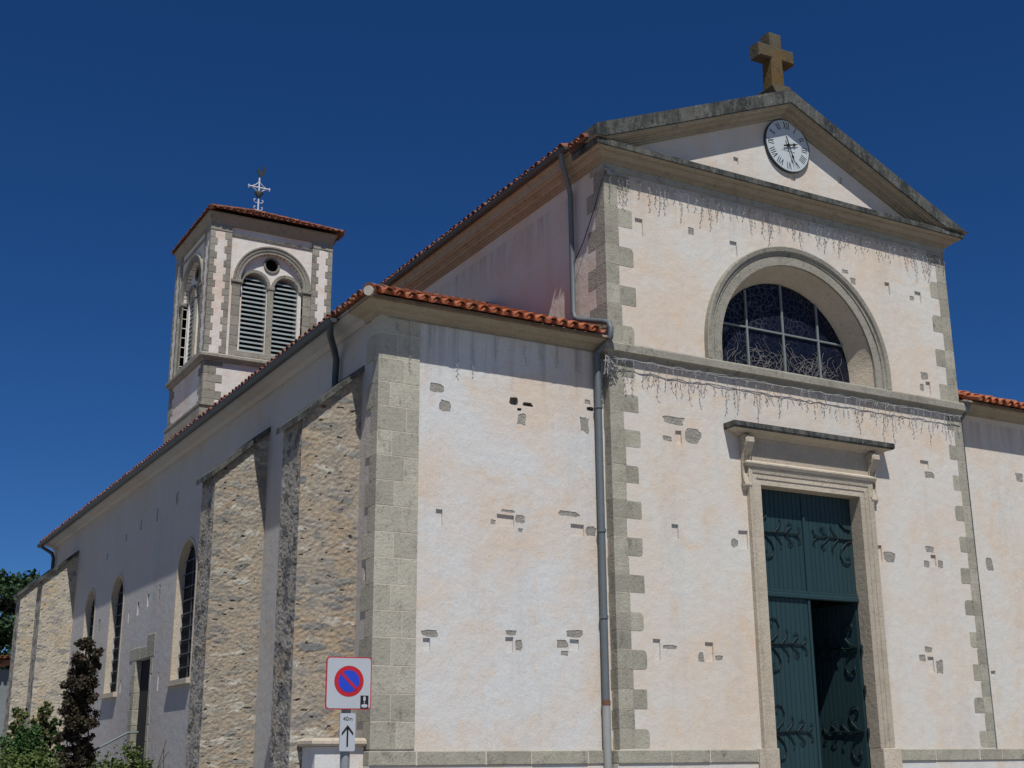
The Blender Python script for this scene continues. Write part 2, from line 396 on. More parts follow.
H_RIGHT = [('p', 8.85, 5.12, .2, .22), ('p', 10.0, 6.96, .21, .19), ('r', 8.62, 3.06, .12, .09), ('r', 10.6, 5.05, .13, .26), ('p', 11.4, 3.3, .22, .15)]
def cut(lst):
    """turn hole specs into polygons: r = plastered put-log recess, p = exposed stone patch, h = deep hole"""
    out = []; boxes = []
    for kd, x, z, bw, bh in lst:
        if kd == 'p': bw, bh = bw*1.14, bh*1.18
        x0, x1, z0, z1 = x-bw/2, x+bw/2, z-bh/2, z+bh/2
        for (a0, a1, b0, b1) in boxes:
            if x0 < a1+.012 and x1 > a0-.012 and z0 < b1+.012 and z1 > b0-.012:
                ov = [(a1+.012-x0, 'x0'), (x1-a0+.012, 'x1'), (b1+.012-z0, 'z0'), (z1-b0+.012, 'z1')]
                d, s = min(ov)
                if s == 'x0': x0 = a1+.012
                if s == 'x1': x1 = a0-.012
                if s == 'z0': z0 = b1+.012
                if s == 'z1': z1 = b0-.012
        if x1-x0 < .03 or z1-z0 < .03: continue
        boxes.append((x0, x1, z0, z1)); cx, cz = (x0+x1)/2, (z0+z1)/2; hw, hh = (x1-x0)/2, (z1-z0)/2
        if kd == 'r':
            j = lambda: random.uniform(-.006, .006)
            out.append(([(x0+j(), z0+j()), (x1+j(), z0+j()), (x1+j(), z1+j()), (x0+j(), z1+j())], .034, 0))
        else:
            n = 22; pl = []; sd_ = random.uniform(0, 50)
            for i in range(n):
                t = 2*math.pi*i/n; e = .5
                q = .84+.30*noise.noise(Vector((math.cos(t)*1.6+sd_, math.sin(t)*1.6, sd_)))+random.uniform(-.05, .05)
                pl.append((cx+hw*q*math.copysign(abs(math.cos(t))**e, math.cos(t)), cz+hh*q*math.copysign(abs(math.sin(t))**e, math.sin(t))))
            out.append((pl, (.10 if kd == 'h' else .006), 1))
    return out

# nave front
DC, DH, DT = 4.20, 1.15, 6.09              # door centre, half width, head
LC, LZ, LR = 4.18, 8.5, 1.82              # lunette centre, spring, radius
door_hole = [(DC-DH, 0), (DC+DH, 0), (DC+DH, DT), (DC-DH, DT)]
lun = [(LC-LR, 8.21), (LC+LR, 8.21)] + [(LC+LR*math.cos(t), LZ+LR*math.sin(t)) for t in [math.pi*i/36 for i in range(37)]]
mb = MB()
RS = .438; ZAP = 13.83
mb.wall(front, [(0, 1.6), (DC-DH, 1.6), (DC-DH, DT), (DC+DH, DT), (DC+DH, 1.6), (W, 1.6), (W, 11.7), (XC, 13.6), (0, 11.7)],
        [(lun, .02, None)] + cut(H_NAVE), 0)
mb.build('front_wall', [M['plaster'], M['exposed']], church)
# aisle fronts
mb = MB(); fa = lambda a, z, o: (a, D-o, z)
mb.wall(fa, [(A, 1.6), (-.0, 1.6), (-.0, 8.2), (A, 8.2)], cut(H_AISLE), 0)
mb.build('aisle_front_wall', [M['plaster_white'], M['exposed']], church)
mb = MB(); mb.wall(fa, [(W, 1.6), (AR, 1.6), (AR, 8.2), (W, 8.2)], cut(H_RIGHT), 0)
mb.build('aisle_front_wall', [M['plaster'], M['exposed']], church)
# aisle side wall with three round-headed windows and a door
side = lambda a, z, o: (A-o, -a, z)       # a = -y
WIN = [(10.15, .72), (16.45, .68), (19.65, .62)]
holes = []
for yc, r in WIN: holes.append((arcpoly(-yc, 6.08-r, r, 3.2), .18, None))
dj = [(-14.0, .9), (-12.65, .9), (-12.65, 3.82), (-14.0, 3.82)]
holes.append((dj, .15, None))
for y, z, bw, bh in ((8.0, 6.5, .14, .3), (7.2, 6.9, .35, .2), (12.3, 5.2, .2, .34), (13.3, 5.15, .16, .3), (14.2, 5.05, .16, .32), (15.1, 4.95, .1, .3), (18.3, 5.0, .3, .3), (11.9, 3.25, .1, .4), (15.4, 3.3, .1, .3), (9.0, 7.0, .3, .3), (11.3, 7.2, .2, .3), (13.0, 7.1, .15, .3), (14.5, 7.1, .12, .25), (16.0, 7.0, .12, .2), (18.0, 6.8, .12, .2), (3.6, 4.6, .12, .3), (.55, 4.2, .1, .2)):
    holes += cut([('p' if bw > .16 else 'r', -y, z, bw, bh)])
mb = MB(); mb.wall(side, [(-L, 0), (-D, 0), (-D, 8.2), (-L, 8.2)], holes, 0)
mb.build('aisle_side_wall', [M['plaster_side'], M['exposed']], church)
mb = MB(); mb.wall(lambda a, z, o: (AR, a, z), [(D, 0), (L, 0), (L, 8.2), (D, 8.2)], (), 0)
mb.wall(lambda a, z, o: (a, L, z), [(A, 0), (AR, 0), (AR, 8.2), (A, 8.2)], (), 0)
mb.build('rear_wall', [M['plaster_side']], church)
# nave clerestory walls
NL = 16.6
mb = MB()
mb.add([(0, 0, 0), (0, NL, 0), (0, NL, 11.9), (0, 0, 11.7)], [(0, 1, 2, 3)])
mb.build('clerestory_wall', [M['plaster']], church)
mb = MB(); mb.add([(W, 0, 0), (W, NL, 0), (W, NL, 11.9), (W, 0, 11.7)], [(0, 1, 2, 3)])
mb.build('clerestory_wall', [M['plaster']], church)
mb = MB(); mb.wall(lambda a, z, o: (a, NL, z), [(0, 0), (W, 0), (W, 11.7), (XC, 13.6), (0, 11.7)])
mb.build('nave_end_wall', [M['plaster']], church)
mb = MB(); mb.box(.01, W-.01, .5, NL-.01, .9, 1.0); mb.build('nave_floor', [M['floor']], church)

# plinth: plaster base with a stone band on top
mb = MB()
def plinth(x0, x1, y, ends=(0, 0)):
    mb = MB()
    mb.box(x0, x1, y-.05, y+.2, 0, 1.5, 1)
    x = x0
    while x < x1-.01:
        e = min(x+random.uniform(.7, 1.15), x1)
        if x1-e < .3: e = x1
        mb.box(x, e-.008, y-.075+random.uniform(-.004, .004), y+.2, 1.5, 1.70, 0, bev=.012); x = e
    mb.box(x0+.004, x1-.004, y-.068, y+.19, 1.505, 1.695, 2)
    mb.build('plinth', [M['stone'], M['plaster_white'], M['mortar']], church)
plinth(A-.05, -.08, D); plinth(-.08, DC-DH-.42, 0); plinth(DC+DH+.42, W+.08, 0); plinth(W+.08, AR+.05, D)


# quoins: flush squared blocks, long ones cut as two stones, outer corners worn round
def quoins(name, xe, sgn, z0, z1, h, wl, ws, sl, ss, y0=0):
    q = MB(); i = 0; z = z0; rq = random.Random(int(xe*10+z0*7))
    def blk(xa, xb, za, zb, sw, pr, ra, rb):
        # xa is the corner side, xb the outer side; ra, rb round the two outer corners
        sg2 = 1 if xb > xa else -1
        pl = [(xa, za), (xb-sg2*ra, za), (xb-sg2*ra*.3, za+ra*.3), (xb, za+ra), (xb, zb-rb), (xb-sg2*rb*.3, zb-rb*.3), (xb-sg2*rb, zb), (xa, zb)]
        q.prism(pl, lambda a, b_: (a, y0-pr, b_), lambda a, b_: (a, y0+sw, b_))
    while z < z1-.05:
        t = min(z+h+rq.uniform(-.012, .012), z1); long_ = i % 2 == 0
        w1 = ws+rq.uniform(-.02, .02); lw = (wl+rq.uniform(-.045, .03)) if long_ else w1
        sw = (ss if long_ else sl)+rq.uniform(-.03, .03); pr = rq.uniform(.004, .007); g_ = .006
        ra, rb = rq.choice((.004, .01, .03, .06)), rq.choice((.004, .01, .03, .07))
        if long_:
            blk(xe-sgn*pr, xe+sgn*(w1-.003), z+g_, t-g_, sw, pr, .001, .001)
            blk(xe+sgn*(w1+.002), xe+sgn*lw, z+g_, t-g_, .05, pr-.0015, ra, rb)
        else: blk(xe-sgn*pr, xe+sgn*lw, z+g_, t-g_, sw, pr, ra*.5, rb*.5)
        i += 1; z = t
    xa, xb = (xe-.0025, xe+ws-.04) if sgn > 0 else (xe-ws+.04, xe+.0025)
    q.box(xa, xb, y0-.0025, y0+ss-.04, z0+.01, z1-.02, 1)
    return q.build(name, [M['stone'], M['joint']], church)
quoins('corner_quoins', 0, 1, 1.72, 8.0, .295, .55, .27, .19, .17)
quoins('corner_quoins', 0, 1, 8.22, 11.35, .355, .57, .28, .55, .3)
quoins('corner_quoins', W, -1, 1.72, 8.0, .295, .42, .21, .19, .17)
quoins('corner_quoins', W, -1, 8.22, 11.35, .355, .5, .25, .55, .3)
# ashlar pier at the corner of the left aisle
q = MB(); z = 1.72; i = 0; h = .384; rq = random.Random(4)
while z < 8.15:
    t = min(z+h+rq.uniform(-.015, .015), 8.16); sp = -3.36-(.43 if i % 2 else .24)+rq.uniform(-.06, .06)
    sw = (.42 if i % 2 else .24)+rq.uniform(-.05, .05); pr = .022
    q.box(A-pr, sp-.004, D-pr+rq.uniform(-.0015, .001), D+sw, z+.005, t-.006, bev=.003)
    q.box(sp+.004, -3.36, D-pr+rq.uniform(-.0015, .001), D+.05, z+.005, t-.006, bev=.003)
    z = t; i += 1
q.box(A-.0195, -3.362, D-.0195, D+.16, 1.72, 8.15, 1)
q.build('corner_pier', [M['ashlar'], M['joint']], church)

# string course
mb = MB()
sp_prof = [(-.02, 7.97), (.03, 7.97), (.05, 8.03), (.13, 8.05), (.13, 8.17), (.11, 8.20), (-.02, 8.21)]
mb.moulding([(0, .5), (0, 0), (W, 0), (W, .5)], sp_prof); mb.build('string_course', [M['stone_worn']], church)
# main cornice with frieze
mb = MB()
mb.moulding([(0, NL), (0, 0), (W, 0), (W, NL)], [(-.02, 11.48), (.04, 11.48), (.045, 11.51), (.085, 11.515), (.085, 11.545), (.13, 11.55), (.15, 11.585), (.20, 11.60), (.20, 11.625), (.255, 11.63), (.28, 11.66), (-.02, 11.66)], 0)
mb.moulding([(0, .5), (0, 0), (W, 0), (W, .5)], [(-.02, 11.661), (.32, 11.661), (.32, 11.76), (.29, 11.78), (-.02, 11.785)], 1)
mb.moulding([(0, .4), (0, 0), (W, 0), (W, .4)], [(-.02, 11.35), (.022, 11.35), (.022, 11.477), (-.02, 11.477)], 2)
for p_ in ([(0, NL), (0, .505)], [(W, .505), (W, NL)]): mb.moulding(p_, [(-.02, 11.661), (.30, 11.661), (.33, 11.78), (.37, 11.82), (.37, 11.875), (-.02, 11.875)], 0)
mb.build('cornice', [M['stone_soffit'], M['stone_dark'], M['stone']], church)
# raking cornice of the pediment
TIP = .35; RSL, RSR = .41, .455
zl = lambda x: ZAP - (RSL if x < XC else RSR)*abs(x-XC)
top = [(-.9, -.02), (.36, 0), (.36, .27), (.34, .275), (-.9, .28)]
bot = [(-.02, .281), (.335, .281), (.335, .30), (.29, .302), (.27, .325), (.22, .335), (.22, .36), (.165, .362), (.145, .385), (.105, .395), (.105, .425), (.06, .43), (.05, .465), (-.02, .465)]
mb = MB(); ZC_ = 11.79
for prof, mi in ((top, 0), (bot, 1)):
    for sg in (-1, 1):
        xt = -TIP if sg < 0 else W+.42; sl_ = RSL if sg < 0 else RSR
        deep = max(p[1] for p in prof)
        secs = [XC]; ds = sorted(set(p[1] for p in prof), reverse=True)
        for d_ in ds:
            xk = XC+sg*(ZAP-d_-ZC_)/sl_
            if abs(xk-XC) < abs(xt-XC)-.01: secs.append(xk)
        secs.append(xt); secs.sort(key=lambda q: abs(q-XC))
        n = len(prof); vs = [(x, -o, max(zl(x)-dz, ZC_+.0002*k_)) for x in secs for k_, (o, dz) in enumerate(prof)]
        fs = [(a*n+b_, a*n+(b_+1) % n, (a+1)*n+(b_+1) % n, (a+1)*n+b_) for a in range(len(secs)-1) for b_ in range(n)]
        fs += [tuple(range((len(secs)-1)*n, len(secs)*n))]
        mb.add(vs, fs, mi)
mb.build('raking_cornice', [M['stone_dark'], M['stone_soffit']], church)
# nave roof
nr = MB(); ex, ez = -.42, 11.86
ul = math.hypot(XC-ex, ZAP-.2-ez)
for sgn in (1, -1):
    P0 = (ex if sgn > 0 else W-ex, .55, ez)
    tile_slope(nr, P0, (0, 1, 0), (sgn*(XC-ex), 0, ZAP-.2-ez), NL-.4, lambda c: ul, seed=3+sgn)
    xs = (ex+.03 if sgn > 0 else W-ex-.03)
    nr.add([(xs, .3, ez-.02), (xs, NL+.2, ez-.02), (XC, NL+.2, ZAP-.22), (XC, .3, ZAP-.22)], [(0, 1, 2, 3)], 0)
    # a short run of tiles behind the pediment
    tile_slope(nr, (P0[0]+sgn*.03, -.12, ez-.10), (0, 1, 0), (sgn*(XC-ex), 0, ZAP-.28-ez+.10), .66, lambda c: ul, seed=13+sgn)
nr.build('nave_roof', [M['tile'], M['mortar']], church)
# aisle roofs
TZ = 8.215; SL = .42
def aisle_roof(sgn):
    r = MB(); x0 = A-.37 if sgn > 0 else AR+.37; run = -A+.37; y0 = D-.41
    cs = math.sqrt(1+SL*SL)
    # side slope (eave along y), clipped by the hip
    def lf(c): return min(run, c+.02)*cs
    tile_slope(r, (x0, y0, TZ), (0, 1, 0), (sgn, 0, SL), L-y0+.3, lf, seed=21+sgn)
    # front slope (eave along x)
    wd = run-.10
    def lf2(c): return min(c+.02, run, 4.4)*cs
    tile_slope(r, (x0, y0, TZ), (sgn, 0, 0), (0, 1, SL), wd, lf2, seed=31+sgn, mi=2)
    xe = x0+sgn*run
    r.add([(x0, y0-.03, TZ-.02), (xe, y0-.03, TZ-.02), (xe, y0+run, TZ-.01+SL*run)], [(0, 1, 2)], 0)
    r.add([(x0+sgn*.02, y0, TZ-.01), (x0+sgn*.02, L+.2, TZ-.01), (xe, L+.2, TZ-.01+SL*run), (xe, y0+run, TZ-.01+SL*run)], [(0, 1, 2, 3)], 0)
    # hip tiles bedded in mortar
    for i in range(14):
        t0, t1 = i*.33, i*.33+.38
        p = lambda t, dz: (x0+sgn*t, y0+t, TZ+.09+SL*t+dz)
        r.tube([p(t0, .0), p(t1, -.02)], [.10, .085], 10, 0)
    r.tube([(x0-.03*sgn, y0-.03, TZ+.05), (x0+.12*sgn, y0+.12, TZ+.10)], .075, 10, 1)
    return r.build('aisle_roof', [M['tile'], M['mortar'], M['tile_sunlit']], church)
aisle_roof(1); aisle_roof(-1)
# aisle eaves cornice
ap = [(-.02, 8.08), (.05, 8.08), (.06, 8.12), (.10, 8.15), (.20, 8.165), (.27, 8.19), (.31, 8.20), (.33, 8.20), (.33, 8.275), (-.02, 8.275)]
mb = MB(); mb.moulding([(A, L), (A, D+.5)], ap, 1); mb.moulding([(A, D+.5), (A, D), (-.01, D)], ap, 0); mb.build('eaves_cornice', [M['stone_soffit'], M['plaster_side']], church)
mb = MB(); mb.moulding([(W+.01, D), (AR, D), (AR, L)], ap); mb.build('eaves_cornice', [M['stone_soffit']], church)

# gutters
def gutter(x, z, y0, y1, r=.085):
    g = MB(); S = 8; vs = []
    for y in (y0, y1):
        for rr in (r, r-.012):
            for m in range(S+1):
                t = math.pi+math.pi*m/S; vs.append((x+rr*math.cos(t), y, z+rr*math.sin(t)))
    K = S+1
    fs = [(m, m+1, 2*K+m+1, 2*K+m) for m in range(S)] + [(K+m, K+m+1, 3*K+m+1, 3*K+m) for m in range(S)]
    fs += [(m, m+1, K+m+1, K+m) for m in range(S)] + [(0, K, 3*K, 2*K), (S, K+S, 3*K+S, 2*K+S)]
    fs += [tuple(range(K)), tuple(range(2*K, 3*K))]
    g.add(vs, fs); return g.build('gutter', [M['zinc_dark']], church)
gutter(A-.445, 8.205, 1.0, L+.05); gutter(-.46, 11.875, .45, NL, .075)
# downpipes
def pipe(path, r, m=M['zinc'], br=(), axis='y'):
    p = MB(); p.tube(path, r, 12); o = p.build('downpipe', [m], church)
    for (x, y, z) in br:
        b = MB(); b.tube([(x, y, z-.025), (x, y, z+.025)], r*1.22, 12); b.box(x-.012, x+.012, y, y+.16, z-.012, z+.012)
        b.build('pipe_bracket', [m], o)
    return o
PX = -.165
fp = pipe([(PX, D-.10, 8.02), (PX, D-.10, 2.42)], .058, br=[(PX, D-.10, z) for z in (7.1, 5.06, 3.7)])
b = MB(); b.tube([(PX, D-.10, 2.44), (PX, D-.10, 2.36)], .068, 12); b.build('pipe_collar', [M['rust']], fp)
b = MB(); b.tube([(PX, D-.10, 2.36), (PX, D-.10, .0)], .064, 12); b.build('cast_iron_foot', [M['iron_pipe']], fp)
pipe([(-.46, .62, 11.86), (-.455, .63, 11.74), (-.41, .68, 11.62), (-.18, .86, 11.40), (-.10, .92, 11.22), (-.10, .90, 9.0), (-.10, .85, 8.88), (-.09, .7, 8.80),
      (-.07, .0, 8.56), (-.06, -.12, 8.50), (-.055, -.17, 8.40), (-.06, -.16, 8.25), (-.13, -.02, 8.10), (PX, D-.10, 8.02), (PX, D-.10, 7.9)], .048)
pipe([(A-.45, 1.12, 8.22), (A-.44, 1.15, 8.12), (A-.38, 1.3, 8.02), (A-.16, 1.66, 7.90), (A-.09, 1.74, 7.78), (A-.09, 1.76, 7.5), (A-.09, 1.76, .3)], .055, M['zinc_dark'])
pipe([(A-.45, 25.6, 8.22), (A-.42, 25.6, 8.08), (A-.14, 25.5, 7.9), (A-.09, 25.45, 7.75), (A-.09, 25.45, .3)], .055, M['zinc_dark'])
pipe([(W+.03, -.16, 8.24), (W+.11, -.14, 8.16), (W+.13, -.02, 8.04), (W+.12, D-.08, 7.9), (W+.12, D-.08, 0)], .04, M['zinc'])

# pier-like rubble buttresses with sloping slab caps
def lerp3(a, b, t): return tuple(x+(y-x)*t for x, y in zip(a, b))
def sstep(a, b, x):
    t = max(0, min(1, (x-a)/(b-a))); return t*t*(3-2*t)
def rough_face(mb, P, ua, na, ulen, clip, seed, amp, mi, pal, step, corner_left):
    """rubble masonry: displaced grid whose vertices carry the colour of the stone or mortar they belong to"""
    va = Vector((0, 0, 1)); Pv = Vector(P); ua = Vector(ua); na = Vector(na)
    nu = int(ulen/step); nv = int(max(clip(0), clip(ulen))/step); vs = []
    mort, stones, pitc, lich, expo, lam = pal
    for j in range(nv+1):
        for i in range(nu+1):
            u = ulen*i/nu; v = clip(u)*j/nv; p = Pv+ua*u+va*v
            # the pattern turns the corner: run along the two faces as one strip
            su = u if corner_left else -u
            w = noise.noise_vector(Vector((su*3+seed, v*3, 1)))
            q = Vector((su*2.9+.35*w.x+seed, 0, v*8.2+.55*w.z))
            d, pts = noise.voronoi(q)
            e = d[1]-d[0]; rs = random.Random(hash((round(pts[0].x, 2), round(pts[0].z, 2))))
            r1, r2, r3 = rs.random(), rs.random(), rs.random()
            fine = noise.fractal(Vector((su*14+seed, 3, v*20)), .9, 2, 4)
            big = noise.noise(Vector((su*1.6+seed, 7, v*1.1)))
            near = 1-min(1, u/.28)
            shown = r1 < expo+.35*near+.25*big
            m = sstep(.06, .22, e+.10*fine) if shown else 0
            m *= .55+.45*r3
            c = lerp3(mort, tuple(x*y for x, y in zip(mort, (1.03, .94, .82))), sstep(.0, .5, big+.25*fine))
            c = tuple(x*(1+.18*fine) for x in c)
            sc = stones[int(r2*len(stones)) % len(stones)]; sc = tuple(x*(1+.26*fine) for x in sc)
            c = lerp3(c, sc, m)
            h = .6*m*(r3-.2)+.55*fine
            pit = noise.noise(Vector((su*8+seed*3, 5, v*21)))+.25*fine
            if pit > .54:
                k_ = sstep(.54, .64, pit); h -= 1.5*k_; c = lerp3(c, pitc, .75*k_)
            l_ = noise.fractal(Vector((su*4+seed, 9, v*4)), .9, 2, 5)+.18*noise.noise(Vector((su*1.5, 2, v*.8+seed)))
            c = lerp3(c, lich, lam*sstep(.05, .38, l_))
            ed = min(1, .3+min(i, nu-i)/nu*ulen/.05)
            mb.c[len(mb.v)+len(vs)] = (*[max(.012, x) for x in c], 1)
            vs.append(p+na*h*amp*ed)
    k = nu+1
    mb.add(vs, [(j*k+i, j*k+i+1, (j+1)*k+i+1, (j+1)*k+i) for j in range(nv) for i in range(nu)], mi)
PAL_FRONT = ((.335, .285, .22), [(.25, .245, .22), (.19, .19, .175), (.34, .325, .28), (.45, .43, .37), (.30, .26, .21), (.18, .18, .175)], (.07, .055, .04), (.21, .20, .18), .60, .45)
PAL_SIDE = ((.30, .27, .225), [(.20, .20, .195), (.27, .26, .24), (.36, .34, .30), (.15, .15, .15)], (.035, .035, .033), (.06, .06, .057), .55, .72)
PAL_PALE = ((.42, .375, .295), [(.30, .29, .26), (.36, .34, .29), (.47, .44, .37), (.22, .22, .21)], (.08, .07, .055), (.2, .19, .17), .40, .3)
def buttress(y, th, proj, zi, zo, seed, pal, step=.017):
    b = MB(); XO = A-proj; sl = (zi-zo)/proj
    rough_face(b, (XO, y, 0), (1, 0, 0), (0, -1, 0), proj, lambda u: zo+sl*u, seed, .017, 0, pal, step, True)
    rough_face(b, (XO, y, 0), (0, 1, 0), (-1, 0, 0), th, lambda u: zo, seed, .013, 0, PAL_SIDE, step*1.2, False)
    for v_ in ((XO, y+th, 0), (A, y+th, 0), (A, y+th, zi), (XO, y+th, zo)): b.c[len(b.v)] = (.3, .26, .2, 1); b.add([v_], [])
    n_ = len(b.v); b.add([], []); b.f.append([n_-4, n_-3, n_-2, n_-1]); b.mi.append(0); b.sm.append(False)
    o = b.build('buttress', [M['rubble']], church)
    cp = MB()
    for (t0, t1) in ((0, .34), (.34, .68), (.68, 1)):     # slab cap in three stones, slightly uneven
        xa = A-(proj+.10)*t0-.004; xb = A-(proj+.10)*t1+.004; j = random.uniform(-.008, .012)
        pa = [(xa, zi+sl*(xa-A)), (xb, zi+sl*(xb-A))]; th2 = .10
        poly = [(pa[0][0], pa[0][1]+j), (pa[0][0], pa[0][1]+th2+j), (pa[1][0], pa[1][1]+th2+j), (pa[1][0], pa[1][1]+j)]
        cp.prism(poly, lambda a_, b_: (a_, y-.09, b_), lambda a_, b_: (a_, y+th+.08, b_))
    cp.build('cap_slab', [M['stone_dark']], o)
    return o
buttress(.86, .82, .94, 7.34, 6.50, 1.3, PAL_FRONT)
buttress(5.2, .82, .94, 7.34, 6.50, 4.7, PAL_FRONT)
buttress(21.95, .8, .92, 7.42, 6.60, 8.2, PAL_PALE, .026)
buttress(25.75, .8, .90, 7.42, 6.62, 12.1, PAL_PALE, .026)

# lunette window
mb = MB(); GD = .45; GR = 1.61
# splayed reveal from the arch face back to the glass
vs = []; seg = 40
pts0 = [(LC-LR, 8.2)] + [(LC-LR*math.cos(t), LZ+LR*math.sin(t)) for t in [math.pi*i/seg for i in range(seg+1)]] + [(LC+LR, 8.2)]
pts1 = [(LC-GR, 8.2)] + [(LC-GR*math.cos(t), LZ+GR*math.sin(t)) for t in [math.pi*i/seg for i in range(seg+1)]] + [(LC+GR, 8.2)]
n = len(pts0)
mb.add([front(a, z, -.002) for a, z in pts0] + [front(a, z, -GD) for a, z in pts1], [(i, i+1, n+i+1, n+i) for i in range(n-1)])
mb.add([(LC-LR, .0, 8.2), (LC+LR, .0, 8.2), (LC+GR, GD, 8.235), (LC-GR, GD, 8.235)], [(0, 1, 2, 3)])
win = mb.build('lunette_window', [M['stone_pale']], church)
mb = MB(); mb.prism(pts1, lambda a, z: (a, GD-.03, z), lambda a, z: (a, GD+.01, z)); mb.build('stained_glass', [M['glass']], win)
mb = MB()
for dx in (-.86, .0, .86):
    zt = LZ+math.sqrt(GR*GR-dx*dx)
    mb.box(LC+dx-.020, LC+dx+.020, GD-.075, GD-.032, 8.22, zt-.01, bev=.006)
hx = math.sqrt(GR*GR-(9.12-LZ)**2)
mb.box(LC-hx, LC+hx, GD-.070, GD-.034, 9.11, 9.145, bev=.006)
mb.build('glazing_bars', [M['grey_paint']], win)
# tangle of leaded figure outlines in the lower panes
mb = MB(); rnd = random.Random(5)
for i in range(150):
    x = rnd.uniform(LC-1.35, LC+1.4); z = rnd.uniform(8.3, 8.75)*1.0
    if abs(x-LC) > 1.0 and z > 8.6: continue
    pts = []; a = rnd.uniform(0, 6.28)
    for q in range(6):
        pts.append((x, GD-.036-rnd.uniform(0, .004), z)); a += rnd.uniform(-.8, .8)
        x += .07*math.cos(a); z = max(8.26, z+.07*math.sin(a))
    if any((p[0]-LC)**2+(p[2]-LZ)**2 > 1.52**2 for p in pts): continue
    mb.tube(pts, .0034, 4)
mb.build('lead_tracery', [M['wire_drop']], win)
# archivolt
mb = MB()
RO = 2.17
prof = [(LR, -.02), (LR, .05), (1.98, .05), (1.985, .035), (2.005, .035), (2.01, .06), (2.06, .06), (2.08, .10), (2.15, .115), (RO, .10), (RO, -.02)]
mb.arch(front, LC, LZ, prof, 0, math.pi, 48)
for sg in (-1, 1):
    lo = 8.212
    pl = [(LC+sg*r, -o) for r, o in prof]
    mb.prism(pl, lambda a, b: (a, b, lo), lambda a, b: (a, b, LZ))
mb.build('archivolt', [M['stone_worn']], win)

# doorway: architrave, frieze, hood on two scrolled consoles
RD = .24
fr = MB()
ao = .29
prof = [(0, -RD), (0, .04), (.10, .04), (.105, .055), (.19, .055), (.195, .07), (ao-.03, .085), (ao, .085), (ao, -.02)]
def lj(sg):
    x = DC+sg*DH
    pl = [(x+sg*p, -o) for p, o in prof]
    fr.prism(pl, lambda a, b: (a, b, 1.72), lambda a, b: (a, b, DT+0))
    fr.box(min(x, x+sg*.42), max(x, x+sg*.42), -.10, RD, 0, 1.715, bev=.01)
lj(-1); lj(1)
x0, x1 = DC-DH, DC+DH
fr.add([], [])
pl = [(-o, DT+p) for p, o in prof]
# mitred lintel
n = len(prof)
vs = [(x0-p, -o, DT+p) for p, o in prof] + [(x1+p, -o, DT+p) for p, o in prof]
fr.add(vs, [(i, (i+1) % n, n+(i+1) % n, n+i) for i in range(n)] + [tuple(range(n)), tuple(range(n, 2*n))])
for sg in (-1, 1):     # corner blocks closing the jamb to the mitre
    x = DC+sg*DH
    fr.add([(x+sg*p, -o, DT) for p, o in prof] + [(x+sg*p, -o, DT+p) for p, o in prof], [(i, (i+1) % n, n+(i+1) % n, n+i) for i in range(n)])
frame = fr.build('door_surround', [M['stone_pale']], church)
mb = MB(); mb.box(x0-ao+.02, x1+ao-.02, -.045, .05, DT+ao+.004, 6.94, bev=.004)
mb.moulding([(x0-ao+.01, .03), (x0-ao+.01, -.05), (x1+ao-.01, -.05), (x1+ao-.01, .03)], [(-.02, DT+ao+.003), (.06, DT+ao+.003), (.085, DT+ao+.05), (.085, DT+ao+.075), (.0, DT+ao+.12), (-.02, DT+ao+.12)])
mb.build('frieze', [M['stone_pale']], frame)
hd = MB(); hw = 1.60
hd.moulding([(DC-hw, .03), (DC-hw, -.03), (DC+hw, -.03), (DC+hw, .03)], [(-.05, 6.91), (.05, 6.91), (.06, 6.94), (.14, 6.955), (.19, 6.98), (.24, 6.99), (-.05, 6.99)], 1)
hd.moulding([(DC-hw, .03), (DC-hw, -.03), (DC+hw, -.03), (DC+hw, .03)], [(-.05, 6.991), (.25, 6.991), (.27, 7.02), (.27, 7.10), (.10, 7.14), (-.05, 7.15)], 0)
hd.box(DC-hw, DC+hw, -.06, .02, 6.92, 7.13, 0)
hd.build('door_hood', [M['stone_dark'], M['stone_pale']], frame)
def spiral(cx, cy, r0, r1, a0, turns, n=26): return [(cx+(r0+(r1-r0)*i/n)*math.cos(a0+turns*2*math.pi*i/n), cy+(r0+(r1-r0)*i/n)*math.sin(a0+turns*2*math.pi*i/n)) for i in range(n+1)]
for sg in (-1, 1):
    c = MB(); xc = DC+sg*1.465; hw2 = .075; ZC = .09
    # side profile (outward, z): big volute on top, S-stem, small volute below
    prof = [(0, 5.86), (.06, 5.89), (.10, 5.97), (.07, 6.06), (.035, 6.18), (.035, 6.34), (.07, 6.48), (.16, 6.58), (.225, 6.69), (.21, 6.80), (.14, 6.83), (0, 6.83)]
    c.prism(prof, lambda o, z: (xc-hw2, -o, z+ZC), lambda o, z: (xc+hw2, -o, z+ZC))
    for sd in (-1, 1):
        c.tube([(xc+sd*(hw2+.004), -a, b+ZC) for a, b in spiral(.115, 6.73, .095, .012, -1.2, 1.6)], .016, 6)
        c.tube([(xc+sd*(hw2+.004), -a, b+ZC) for a, b in spiral(.045, 5.96, .045, .008, 1.0, 1.3, 14)], .011, 6)
        c.tube([(xc+sd*hw2, -a, b+ZC) for a, b in ((.085, 6.0), (.06, 6.1), (.05, 6.2), (.06, 6.38), (.10, 6.52), (.17, 6.62))], .014, 6)
    c.tube([(xc-hw2-.003, -.05, 5.965+ZC), (xc+hw2+.003, -.05, 5.965+ZC)], .05, 12)
    c.tube([(xc-hw2-.003, -.125, 6.735+ZC), (xc+hw2+.003, -.125, 6.735+ZC)], .098, 16)
    c.build('scrolled_console', [M['stone_pale']], frame)

